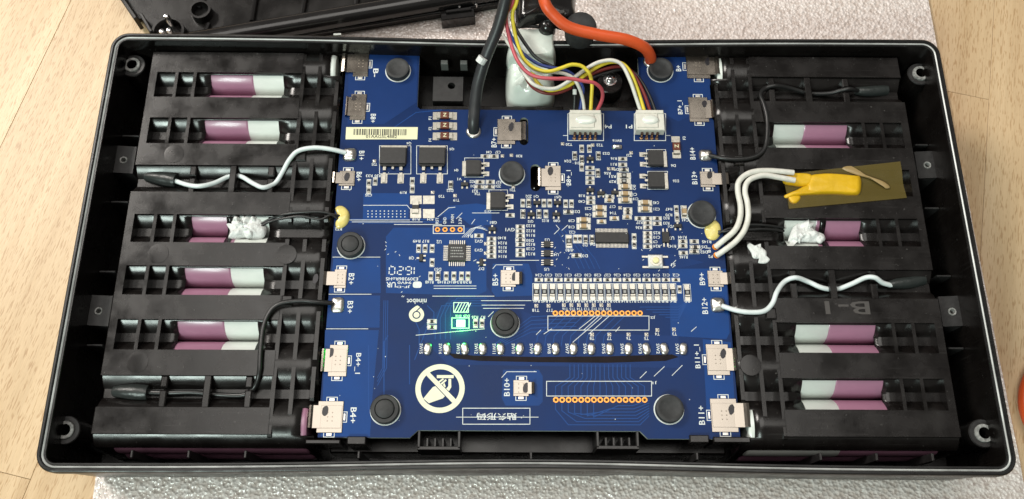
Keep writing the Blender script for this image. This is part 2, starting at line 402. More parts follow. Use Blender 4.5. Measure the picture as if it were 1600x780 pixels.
def sweep(mb, sec, mi=0):
    rows = [outline(s[0], s[2] if len(s) > 2 else 0) for s in sec]; n = len(rows[0]); o = len(mb.v)
    for r, s in zip(rows, sec): mb.v += [(x, y, s[1]) for x, y in r]
    for k in range(len(sec) - 1):
        for i in range(n):
            j = (i + 1) % n; mb.f.append((o + k * n + i, o + k * n + j, o + (k + 1) * n + j, o + (k + 1) * n + i)); mb.m.append(mi)
    return o, n
case = thing('battery_case', (0, 0, ZP), 'open black plastic battery case tray with waisted rim lying on the foam sheet', 'battery case')
mb = MB(); o, n = sweep(mb, [(9, ZP + .05), (4.5, ZP + .5), (2.4, -38), (1.6, -22, 1.6), (.9, -9, 1.4), (.7, -6, .2), (0.2, -5.4), (0, -4.4), (0, -.7), (.25, -.2), (.6, 0)])
mb.f.append(tuple(range(o, o + n))[::-1]); mb.m.append(0)
mb.build('outer_wall', M['rim'], case, smooth=30)
mb = MB(); sweep(mb, [(.6, 0), (1.25, 0), (1.4, -.3), (1.45, -1.4), (2.5, -1.4), (2.55, -.6), (2.7, -.4), (3.2, -.4), (3.4, -.8)]); mb.build('rim', M['rim'], case, smooth=30)
mb = MB(); o, n = sweep(mb, [(3.4, -.8), (3.7, -8), (4.6, -36), (6.5, -38)])
mb.f.append(tuple(range(o + 3 * n, o + 4 * n))); mb.m.append(0)
mb.build('inner_shell', M['case'], case, smooth=30)
mb = MB(); sweep(mb, [(1.5, -1.35), (1.6, -.75), (1.95, -.5), (2.3, -.75), (2.45, -1.35)]); mb.build('gasket', M['gasket'], case, smooth=True)
# corner screw bosses
for px, py in ((207, 102), (1438, 115), (102, 672), (1537, 677)):
    x, y = U(px, py, -9); q = MB()
    q.lathe(x, y, [(5.4, -38), (5.2, -9.6)], 28, cap=False); q.lathe(x, y, [(5.2, -9.6), (4.9, -9.1), (3.5, -9.1), (3.4, -9.5), (3.4, -12)], 28, mi=1, cap=False)
    bo = q.build('screw_boss', [M['case'], M['boss']], case, smooth=30)
    q = MB(); q.lathe(x, y, [(3.38, -10.2), (3.35, -8.6), (3.15, -8.3), (2.1, -8.3)], 24, cap=False); q.lathe(x, y, [(2.1, -8.3), (1.9, -8.6), (1.7, -20)], 24, mi=1); q.build('screw_bush', [M['wornring'], M['case']], bo, smooth=30)
# thin ribs joining the wall and the cell blocks, lugs with screw holes
for px0, px1, py in ((180, 214, 212), (152, 197, 315), (131, 177, 424), (112, 157, 539), (1433, 1467, 226), (1448, 1492, 325), (1467, 1510, 431), (1485, 1530, 544)):
    x0, y = U(px0, py, -15); x1, _ = U(px1, py, -15)
    if x0 < 0: x0 = -166.6; x1 += .8
    else: x1 = 166.6; x0 -= .8
    q = MB(); q.box((x0 + x1) / 2, y, -37.9, -15, x1 - x0, .8, ch=.2); q.build('web', M['boss'], case)
for sx, px, py in ((1, 193, 250), (1, 154, 486), (-1, 1449, 258), (-1, 1488, 487)):
    x, y = U(px, py, -13)
    q = MB(); hp = [(x + 1.7 * math.cos(t * math.pi / 6), y + 1.7 * math.sin(t * math.pi / 6)) for t in range(12)]
    xo = x - sx * 5.0; xi = x + sx * 4.5
    pl = [(xo, y - 5.5), (xi, y - 6), (xi, y + 6), (xo + sx * 1.5, y + 6.4), (xo, y + 4.5)]
    q.prism(pl, -37.9, -13, holes=[hp]); lug = q.build('lug', M['boss'], case)
    q = MB(); q.lathe(x, y, [(1.75, -13.5), (1.5, -12.8), (1.0, -12.9), (.9, -16)], 14); q.build('insert', M['wornring'], lug, smooth=True)
for px in (277, 303, 340, 695, 725):
    x, y = U(px, 73 if px < 400 else 83, -9)
    q = MB(); q.box(x, 80.6, -13, -8, 2.9 if px != 340 else 1.0, 2.0, ch=.2); q.build('lit_wall_tab', M['lightplastic'], case)  # light caught on the rear wall, put into the grey of small plates
for x in (-140, -120, -100, -60, 1, 60, 104, 124, 144):
    q = MB(); q.box(x, -81.2, -37, -6, .9, 2.6, ch=.2); q.build('web', M['boss'], case)

# ------------------------------------------------------------------ cell holders
PITCH = 21.1; CY = [78.3 - PITCH * k for k in range(8)]     # cell axes
VY = [67.75 - PITCH * k for k in range(7)]                  # valleys between cells
ZC, RS, RCELL, ZF = -16.9, 10.7, 10.25, -6.0
def hflat(y, scallop):
    k = min(range(8), key=lambda i: abs(y - CY[i])); off = abs(y - CY[k])
    if not scallop and off <= 4.75: return ZF
    if off >= 8.9:
        return ZC + math.sqrt(RS ** 2 - 8.9 ** 2) - (0 if (CY[7] - 2 < y < CY[0] + 2) else (off - 8.9) * 14)
    return ZC + math.sqrt(RS ** 2 - off ** 2)
ys = []
for k in range(8):
    for off in (-10.54, -9.6, -8.9, -8, -7, -6, -5.2, -4.80, -4.74, -3.2, -1.6, 0, 1.6, 3.2, 4.74, 4.80, 5.2, 6, 7, 8, 8.9, 9.6, 10.54): ys.append(CY[k] + off)
ys = sorted(ys, reverse=True)
def valley_index(y):
    for k in range(7):
        if abs(y - VY[k]) < PITCH / 2 - 4.78: return k
    return None
def make_holder(sg, windows, wires, label):
    h = thing('cell_holder', (sg * 116, 5, -37.5), label, 'cell holder')
    xs = [76.6, 81.5, 85.0, 92.7, 92.75, 96, 100.9, 114.9, 117.2, 131.0, 134, 140, 146, 152.3, 152.35, 155.2, 155.7]
    mb = MB(); nx, ny = len(xs), len(ys)
    for x in xs:
        sc = x < 92.72
        for y in ys:
            z = hflat(y, sc)
            k = valley_index(y)
            if x > 152.32 and k is not None and k not in wires: z = ZF
            # rounded outer corner of the end plate
            mb.v.append((sg * x, y, z - (.6 if x > 155.4 else 0)))
    for i in range(nx - 1):
        xm = (xs[i] + xs[i + 1]) / 2
        for j in range(ny - 1):
            ym = (ys[j] + ys[j + 1]) / 2; k = valley_index(ym)
            if k is not None and any(a < xm < b for a, b in windows.get(k, ())) and abs(ym - VY[k]) < 5.0: continue
            if xm < 81.5 and (abs(ym - CY[0]) < 5.5 or abs(ym - CY[7]) < 5.5): continue
            a = i * ny + j; f = (a, a + 1, a + ny + 1, a + ny)
            mb.f.append(f if sg > 0 else f[::-1]); mb.m.append(0)
    # end plate and south/north skirts
    o = len(mb.v); col = (nx - 1) * ny
    mb.v += [(sg * 156.0, y, -37.4) for y in ys]
    for j in range(ny - 1):
        f = (col + j, col + j + 1, o + j + 1, o + j); mb.f.append(f if sg > 0 else f[::-1]); mb.m.append(0)
    for jj in (0, ny - 1):
        o = len(mb.v); yk = ys[jj]; mb.v += [(sg * x, yk, -33 if jj else -37.4) for x in xs]
        for i in range(nx - 1):
            f = (i * ny + jj, (i + 1) * ny + jj, o + i + 1, o + i); mb.f.append(f if (sg > 0) != (jj == 0) else f[::-1]); mb.m.append(0)
    sh = mb.build('shell', M['holder'], h, smooth=25)
    sm = sh.modifiers.new('thickness', 'SOLIDIFY'); sm.thickness = .0007; sm.offset = -1
    # long ribs across the cells at the inner end
    for x in (78.2, 85.6, 92.4):
        for y0, y1 in ((84.5 if x > 79 else 71.5, VY[3] + 2.2), (VY[3] - 2.2, -76 if x > 86 else (-69 if x > 79 else -63))):
            q = MB(); pr = [(y1, -12), (y1 + 1.0, -7.0), (y1 + 2.0, -6.3), (y0 - 2, -6.3), (y0 - 1, -7), (y0, -12), (y0, -13.2), (y1, -13.2)]
            t = .75
            vv = [(sg * x - t, y, z) for y, z in pr] + [(sg * x + t, y, z) for y, z in pr]; k = len(pr)
            q.add(vv, [tuple(range(k))[::-1], tuple(range(k, 2 * k))] + [(i, (i + 1) % k, k + (i + 1) % k, k + i) for i in range(k)])
            q.build('rib', M['holder'], h)
    return h
win = (100.9, 131.0)
LW = {0: [win], 1: [win], 3: [(100.9, 114.9), (117.2, 131)], 4: [win], 5: [win]}
RW = {1: [win], 3: [(100.9, 114.9), (117.2, 131)], 5: [win], 6: [win]}
HL = make_holder(-1, LW, (2, 6), 'black slotted cell holder block beside the barcode label side of the board')
HR = make_holder(1, RW, (0, 4), 'black slotted cell holder block carrying the yellow tape')
# pocket dividers at the outer end of the window valleys, clips in the wire valleys
def divider(h, sg, k, x, tilt=1.0):
    q = MB(); y0, y1 = VY[k] - 5.85, VY[k] + 5.85; t = .65
    pr = [(y0, -6.05), (y1, -6.05), (y1, -8), (VY[k] + 2.2, -13.2), (VY[k] - 2.2, -13.2), (y0, -8)]; kk = len(pr)
    vv = [(sg * x - t, y, z) for y, z in pr] + [(sg * x + t, y, z) for y, z in pr]
    q.add(vv, [tuple(range(kk)), tuple(range(kk, 2 * kk))[::-1]] + [(i, kk + i, kk + (i + 1) % kk, (i + 1) % kk) for i in range(kk)])
    q.build('divider', M['holder'], h)
for k in (0, 1, 3, 4, 5):
    for x in (144.2, 136.7): divider(HL, -1, k, x)
for k in (1, 3, 5, 6):
    for x in (144.2, 136.7): divider(HR, 1, k, x)
def clip(h, sg, k, x, part):
    q = MB(); y0, y1 = VY[k] - 5.9, VY[k] + 5.9
    if part == 'bridge': q.box(sg * x, VY[k], -8.4, -6.3, 2.6, 11.8, ch=.3)
    elif part == 'low': q.box(sg * x, VY[k] - 2.6, -13, -7.0, 2.6, 6.4, ch=.4); q.box(sg * x, VY[k] + 3.6, -13, -6.6, 2.6, 4.2, ch=.4)
    q.build('wire_clip', M['holder'], h)
for h, sg, k in ((HL, -1, 2), (HL, -1, 6), (HR, 1, 0), (HR, 1, 4)):
    for i, x in enumerate((132.3, 116.4, 101.5)): clip(h, sg, k, x, 'bridge' if i == 1 else 'low')
# small guide block on the left rib where the white wire bends
for px, py, h in ((470, 243, HL), (448, 470, HL), (1155, 250, HR), (1205, 490, HR)):
    x, y = U(px, py, -5.4); q = MB(); q.box(x, y, -12, -5.4, 4.2, 4.4, ch=.5); q.build('wire_guide', M['holder'], h)
# moulding circles
for px, py, h in ((448, 393, HL), (272, 242, HL), (247, 400, HL), (215, 565, HL), (1172, 560, HR)):
    x, y = U(px, py, -6)
    k = min(range(8), key=lambda i: abs(y - CY[i])); y = CY[k] if abs(x) > 93 else CY[k]
    q = MB(); q.lathe(x, y, [(4.0, -6.3), (3.9, -5.86), (3.6, -5.84)], 22); q.build('ejector_mark', M['holder'], h, smooth=30)

# ------------------------------------------------------------------ battery cells
def cell_mesh(name, x0, x1, r, mats):
    q = MB(); n = 28; prof = [(x0, r - 1.0), (x0, r - .6), (x0 + .5, r - .1), (x0 + 1.2, r), (x1 - .5, r), (x1, r - .4)]
    for x, rr in prof:
        for i in range(n): a = 2 * math.pi * i / n; q.v.append((x, rr * math.cos(a), rr * math.sin(a)))
    for k in range(len(prof) - 1):
        for i in range(n):
            j = (i + 1) % n; q.f.append((k * n + i, (k + 1) * n + i, (k + 1) * n + j, k * n + j)); q.m.append(0)
    q.f.append(tuple(range(n))); q.m.append(0); k = (len(prof) - 1) * n; q.f.append(tuple(range(k, k + n))[::-1]); q.m.append(0)
    return q.mesh(name, mats, smooth=40)
me_body = cell_mesh('cell_wrap', 33.6, 70, RCELL, M['pink']); me_sleeve = cell_mesh('cell_sleeve', 0, 34.2, RCELL + .12, M['whitewrap']); me_full = cell_mesh('cell_full', 0, 70, RCELL, M['pink'])
def cell(sg, y, z, pinkonly, label, group):
    t = thing('battery_cell', (sg * 79.5, y, z), label, 'battery cell', group)
    if sg < 0: t.rotation_euler = (0, 0, math.pi)
    if pinkonly: place('wrap', me_full, t, 0, 0, 0, local=True)
    else:
        place('wrap', me_body, t, 0, 0, 0, local=True); place('insulating_sleeve', me_sleeve, t, 0, 0, 0, local=True)
    return t
ORD = ['first', 'second', 'third', 'fourth', 'fifth', 'sixth', 'seventh', 'eighth']
for k in range(8):
    lab = '%s pink and white battery cell counted from the B- terminal end of its holder' % ORD[k]
    if k == 0: lab = 'battery cell whose white end shows beside the B- terminal'
    if k == 7: lab = 'all pink battery cell whose end shows beside the B4+ terminal'
    cell(-1, CY[k], ZC, k == 7, lab, 'battery cells beside the barcode label' if 0 < k < 7 else None)
    lab = '%s pink and white battery cell counted from the B+ terminal end of its holder' % ORD[k]
    if k == 0: lab = 'battery cell whose white end shows beside the B+ terminal'
    if k == 7: lab = 'battery cell whose white end shows beside the B11+ terminal'
    cell(1, CY[k], ZC, False, lab, 'battery cells under the taped holder' if 0 < k < 7 else None)
for sg in (-1, 1):
    cell(sg, -70.1, ZC - 10.6, True, 'lower layer pink battery cell peeping out under the %s' % ('holder edge next to B4+' if sg < 0 else 'holder edge next to B11+'), None)

# ------------------------------------------------------------------ centre holder under the board
ZB = -8.0
ch = thing('centre_holder', (0, 5, -37), 'black centre support under the circuit board with screw posts and comb clips', 'support')
q = MB(); q.box(.5, 3, -37.5, -23, 148, 163, ch=.6); q.build('base', M['case'], ch)
x, y = U(700, 139, -14)
hp = [(x + 1.4 + 1.6 * math.cos(t * math.pi / 6), y + 1.5 + 1.6 * math.sin(t * math.pi / 6)) for t in range(12)]
q = MB(); q.prism([(x - 6.3, y - 5.8), (x + 6.3, y - 5.8), (x + 6.3, y + 5.8), (x - 6.3, y + 5.8)], -23.2, -14, holes=[hp]); q.build('screw_post', M['boss'], ch)
x, y = U(953, 128, -15); q = MB(); q.lathe(x, y, [(6, -23.2), (5.6, -15.0), (5.2, -14.7)], 22); q.build('screw_post', M['holder'], ch, smooth=30)
sc = MB(); sc.lathe(x, y + .6, [(2.9, -14.7), (2.9, -14.2), (1.9, -14.1), (2.1, -13.7), (2.0, -12.6), (1.3, -12.0), (.5, -11.9)], 20)
sco = sc.build('screw', M['chrome'], ch, smooth=35)
q = MB()
for a in (30, 120): q.box(x, y + .6, -12.2, -11.85, 2.2, .45, a)
q.build('cross_slot', M['ink'], sco)
for px0, px1, py in ((658, 880, 168), (905, 996, 168)):
    a = U(px0, py, -13); b = U(px1, py, -13); q = MB(); q.box((a[0] + b[0]) / 2, 61.3, -23.2, -12.5, b[0] - a[0], 2.4, ch=.4); q.build('ledge', M['holder'], ch)
for px, py in ((686, 689), (965, 688)):
    x, y = U(px, py, -9)
    q = MB(); q.box(x, y - 2.6, -23.2, -8.6, 15.4, 1.3, ch=.2); q.box(x - 7.2, y + .4, -23.2, -8.6, 1.0, 6.4, ch=.2); q.box(x + 7.2, y + .4, -23.2, -8.6, 1.0, 6.4, ch=.2)
    for i in range(4): q.box(x - 4.2 + 2.8 * i, y - .6, -23.2, -9.0, .8, 3.2, ch=.15)
    q.build('comb_clip', M['boss'], ch)
for px0, px1, py0, py1 in ((477, 532, 687, 694), (542, 572, 682, 695), (1078, 1107, 680, 692), (1115, 1172, 683, 692)):
    a = U(px0, py1, -7); b = U(px1, py0, -7); q = MB(); q.box((a[0] + b[0]) / 2, (a[1] + b[1]) / 2, -23.2, -6.6, b[0] - a[0], b[1] - a[1], ch=.35); q.build('board_clip', M['holder'], ch)

# ------------------------------------------------------------------ circuit board
bd = thing('circuit_board', (0.4, 5, ZB - 1.6), 'blue circuit board with many small parts filling the middle of the case', 'circuit board')
xl, xr = -75.3, 76.4
X0, Y0 = U(656, 78, ZB); _, YT = U(800, 172, ZB); X1, _ = U(997, 100, ZB)
_, YB1 = U(600, 684, ZB); _, YB2 = U(800, 673, ZB)
xa, xb = U(640, 683, ZB)[0], U(653, 674, ZB)[0]; xc, xd_ = U(1000, 672, ZB)[0], U(1012, 682, ZB)[0]
board = [(xl + 1, Y0), (X0 - 1, Y0), (X0, Y0 - 1), (X0, YT + 1.2), (X0 + 1.2, YT), (X1 - 1.2, YT), (X1, YT + 1.2), (X1, Y0 - 1), (X1 + 1, Y0), (xr - 1.5, Y0), (xr, Y0 - 1.5), (xr, 71), (xr - .7, 70), (xr - .7, 55), (xr, 54),
         (xr, YB1), (xd_, YB1), (xc, YB2), (xb, YB2), (xa, YB1), (xl, YB1), (xl, Y0 - 1)]
slots = []
for x0, x1, y0, y1 in ((812, 825, 184, 227), (829, 844, 257, 299), (809, 824, 419, 455), (830, 844, 587, 626)):
    a = U(x0, y1, ZB); b = U(x1, y0, ZB); r = (b[0] - a[0]) / 2; cx = (a[0] + b[0]) / 2
    slots.append([(cx + r * math.cos(t * math.pi / 8), b[1] - r + r * math.sin(t * math.pi / 8)) for t in range(9)] + [(cx + r * math.cos(t * math.pi / 8), a[1] + r + r * math.sin(t * math.pi / 8)) for t in range(8, 17)])
mb = MB(); mb.prism(board, ZB - 1.6, ZB, holes=slots)
for i, f in enumerate(mb.f):
    if len(f) == 4: mb.m[i] = 1
mb.build('substrate', [M['pcb'], M['pcbedge']], bd)
# copper pours seen as paler blue under the mask
PZ = [0]
def pour(poly, m, z): PZ[0] += 1; z = (.004 if m is M['copper2'] else .020) + .0016 * PZ[0]; q = MB(); q.prism(UP(poly, ZB), ZB - .01, ZB + z, bottom=False); q.build('copper_pour', m, bd)
pour([(521, 404), (594, 404), (595, 458), (515, 458)], M['copper'], .03)
pour([(514, 462), (594, 462), (593, 512), (510, 512)], M['copper'], .03)
pour([(508, 516), (592, 516), (582, 620), (578, 682), (501, 682), (505, 600)], M['copper'], .03)
pour([(615, 356), (752, 356), (760, 366), (760, 455), (744, 462), (603, 458), (603, 370)], M['copper'], .03)
pour([(568, 302), (640, 302), (638, 343), (567, 342)], M['copper'], .03)
pour([(700, 322), (745, 318), (768, 322), (768, 352), (735, 352), (720, 340), (690, 345)], M['copper'], .03)
pour([(1045, 420), (1134, 420), (1140, 520), (1135, 530), (1048, 525)], M['copper'], .03)
pour([(1098, 530), (1142, 535), (1150, 660), (1105, 660)], M['copper'], .03)
pour([(770, 412), (826, 412), (832, 430), (832, 462), (775, 464), (768, 455)], M['copper'], .03)
pour([(786, 578), (842, 578), (848, 588), (848, 628), (842, 634), (790, 634), (784, 622)], M['copper'], .03)
pour([(838, 332), (905, 365), (1040, 395), (1100, 410), (1040, 424), (840, 430), (832, 380)], M['copper2'], .03)
pour([(545, 84), (652, 84), (651, 160), (600, 194), (543, 194)], M['copper2'], .03)
pour([(730, 400), (775, 470), (905, 520), (1060, 525), (1062, 575), (700, 570), (650, 520), (700, 470)], M['copper2'], .03)
pour([(1000, 88), (1104, 88), (1112, 165), (1060, 190), (1004, 160)], M['copper2'], .02)
# traces
tr = MB()
def trace(pts, wd=.35, mb_=None, z=.045): (mb_ or tr).line(UP(pts, ZB), wd, ZB + z)
for i in range(15):
    x = 868 + i * 9.93
    if i < 7: trace([(x, 630), (x, 640 + i * 2), (x + 20 + 3 * i, 664 - i * 5), (1000 - 2 * i, 664 - i * 5), (1014, 650 - i * 4)], .3)
    trace([(x, 620), (x, 604), (x + (7 - i) * 3.2, 590), (x + (7 - i) * 3.2, 570)], .3)
for a in ((648, 562, 668, 510, 0), (640, 600, 640, 540, 0)): trace([(a[0], a[1]), (a[2], a[3])], .35)
trace([(600, 640), (600, 535), (606, 525)], .4); trace([(576, 640), (576, 540)], .4)
for i in range(5): trace([(560 + i, 349 + 0), (640, 349)], .3) if i == 0 else None
trace([(545, 343), (680, 343), (712, 322)], .45); trace([(545, 347), (690, 347)], .45)
for i in range(4): trace([(722 + 2 * i, 372 - i), (738 + 3 * i, 358 - 2 * i), (755 + 3 * i, 352 + 3 * i)], .4)
for i in range(5): trace([(770 + 2 * i, 540 + i), (830, 495 + 6 * i), (900, 492 + 6 * i)], .3)
for i in range(9): trace([(838 + 13 * i, 540), (840 + 13 * i, 525), (872 + 13 * i, 494)], .3)
for i in range(6): trace([(1000 + 10 * i, 480 + 4 * i), (1060, 480 + 4 * i), (1075, 470)], .3)
for i in range(4): trace([(680 + 8 * i, 530), (680 + 8 * i, 505 - 8 * i), (690 + 8 * i, 478 - 4 * i), (760, 478 - 4 * i)], .35)
trace([(648, 500), (655, 515), (655, 540)], .35); trace([(668, 478), (678, 488), (678, 520)], .35)
for i in range(3): trace([(600 + 3 * i, 470), (598 + 3 * i, 575), (590, 590 + 6 * i)], .3)
for i in range(5): trace([(905 + 8 * i, 420), (898 + 8 * i, 405), (870 + 6 * i, 360)], .25)
for i in range(4): trace([(600, 210), (650, 176), (690, 172)], .3)
tro = tr.build('copper_traces', M['trace'], bd); tro['kind'] = 'stuff'
# trace highlights drawn as white hairlines, via dots, printed boxes: joined print
silk = MB(); ZS = ZB + .07
def sl(pts, wd=.22): silk.line(UP(pts, ZB), wd, ZS)
def rect(x0, y0, x1, y1, wd=.2):
    a, b, c, d = UP([(x0, y0), (x1, y0), (x1, y1), (x0, y1)], ZB)
    silk.line([(a[0], a[1]), (b[0], b[1]), (c[0], c[1]), (d[0], d[1]), (a[0], a[1])], wd, ZS)
for p in ([(568, 321), (636, 321), (641, 327)], [(545, 344), (640, 344)], [(550, 347), (660, 347)], [(616, 351), (690, 351)], [(520, 402), (594, 402)],
          [(514, 460), (580, 460)], [(510, 514), (575, 514)], [(676, 463), (772, 463)], [(678, 451), (744, 451)], [(678, 447), (744, 447)], [(752, 470), (830, 470)], [(753, 477), (820, 477)],
          [(755, 482), (818, 482)], [(770, 420), (775, 414), (816, 414)], [(784, 590), (792, 581), (838, 581)], [(738, 333), (780, 333)], [(650, 524), (757, 514)], [(763, 495), (771, 487)],
          [(845, 516), (838, 523)], [(850, 522), (862, 514)], [(895, 535), (940, 496)], [(905, 514), (930, 494)], [(912, 516), (936, 494)], [(920, 522), (952, 494)], [(962, 518), (968, 511)], [(1080, 518), (1088, 511)],
          [(1000, 591), (1010, 581)], [(1022, 588), (1038, 573)], [(1050, 587), (1066, 571)], [(797, 407), (842, 407)], [(869, 352), (874, 358)], [(866, 366), (873, 359)], [(878, 360), (887, 352)],
          [(684, 339), (701, 325), (711, 324)], [(713, 342), (722, 333)], [(737, 350), (742, 343)], [(1048, 415), (1056, 407)], [(740, 408), (744, 406)], [(748, 416), (752, 412)], [(713, 652), (841, 652)]):
    sl(p)
for i in range(4): sl([(722 + 3 * i, 371), (735 + 3 * i, 358 - i), (752 + 3 * i, 353 + 2.4 * i)], .18)
for k in range(40):
    x = random.uniform(865, 905) if k < 16 else random.uniform(1000, 1100); y = random.uniform(360, 425)
    if k > 28: x = random.uniform(590, 660); y = random.uniform(350, 470)
    d = random.choice(((3, -3), (2, 3), (1, 0), (-3, 2))); sl([(x, y), (x + d[0] * .6, y + d[1] * .6)], .2)
rect(677, 353, 725, 365, .3); rect(856, 494, 1014, 516, .25); rect(854, 596, 1018, 619, .25); rect(723, 638, 828, 663, .25); rect(706, 497, 733, 513, .3); rect(709, 473, 732, 488, .3)
for i in range(5): sl([(710 + 4.6 * i, 488), (713 + 4.6 * i + 4, 474)], .35)
rect(887, 178, 943, 220, .25); rect(991, 178, 1040, 220, .25); sl([(880, 212), (887, 212)]); sl([(1040, 212), (1047, 212)])
for c in range(10):
    for r in range(3): x, y = U(575 + 6.4 * c, 330 + 4.5 * r, ZB); silk.lathe(x, y, [(.26, ZS)], 6)
for k in range(60):
    x, y = U(random.uniform(530, 1120), random.uniform(200, 660), ZB); silk.lathe(x, y, [(random.uniform(.10, .2), ZS - .01)], 6)
# text -----------------------------------------------------------
TEXTS = []
def text(s, px, py, hpx, rot=180, wpx=None, target=None, z=ZS, zz=ZB): TEXTS.append((s, U(px, py, zz), hpx / 4.15, rot, None if wpx is None else wpx / 4.15, target if target is not None else silk, z))
def flush_text():
    obs = []
    for t in TEXTS:
        c = bpy.data.curves.new('t', 'FONT'); c.body = t[0]; c.resolution_u = 2; c.fill_mode = 'FRONT'; c.offset = .012
        o = bpy.data.objects.new('t', c); COL.objects.link(o); obs.append(o)
    bpy.context.view_layer.update(); dg = bpy.context.evaluated_depsgraph_get()
    for o, (s, p, h, rot, wd, target, z) in zip(obs, TEXTS):
        me = o.evaluated_get(dg).to_mesh()
        vv = [v.co.copy() for v in me.vertices]; ff = [tuple(pl.vertices) for pl in me.polygons]; nz = me.polygons[0].normal.z if ff else 1
        if not vv: continue
        ax, bx = min(v.x for v in vv), max(v.x for v in vv); ay, by = min(v.y for v in vv), max(v.y for v in vv)
        sy = h / max(by - ay, .3); sx = sy if wd is None else wd / (bx - ax)
        a = math.radians(rot); c, sn = math.cos(a), math.sin(a); out = []
        for v in vv:
            x, y = (v.x - (ax + bx) / 2) * sx, (v.y - (ay + by) / 2) * sy
            out.append((p[0] + x * c - y * sn, p[1] + x * sn + y * c, z))
        if nz < 0: ff = [f[::-1] for f in ff]
        target.add(out, ff)
    for o in obs:
        c = o.data; bpy.data.objects.remove(o); bpy.data.curves.remove(c)
marks = []
for s, px, py, ln, rot in (('B-', 587, 114, 17, -90), ('B8+', 583, 185, 17, -90), ('B1+', 565, 243, 17, -90), ('B6+', 561, 276, 17, -90), ('B2+', 549, 436, 19, -90), ('B3+', 547, 480, 20, -90),
                           ('B4+_1', 559, 568, 33, -90), ('B4+', 552, 649, 24, -90), ('B+', 1060, 107, 12, 90), ('B7+_1', 1063, 168, 27, 90), ('B14+', 1082, 240, 23, 90), ('B13+', 1085, 278, 24, 90),
                           ('B9+', 1097, 436, 21, 90), ('B12+', 1101, 478, 27, 90), ('B11+_1', 1090, 557, 38, 90), ('B11+', 1096, 649, 29, 90), ('B7+', 772, 223, 18, 90), ('B8+_1', 889, 278, 28, 90),
                           ('B5+', 774, 437, 20, 90), ('B10+', 792, 605, 28, 90)):
    q = MB(); marks.append(q); text(s, px, py, 9.0, rot, ln * .98, q)
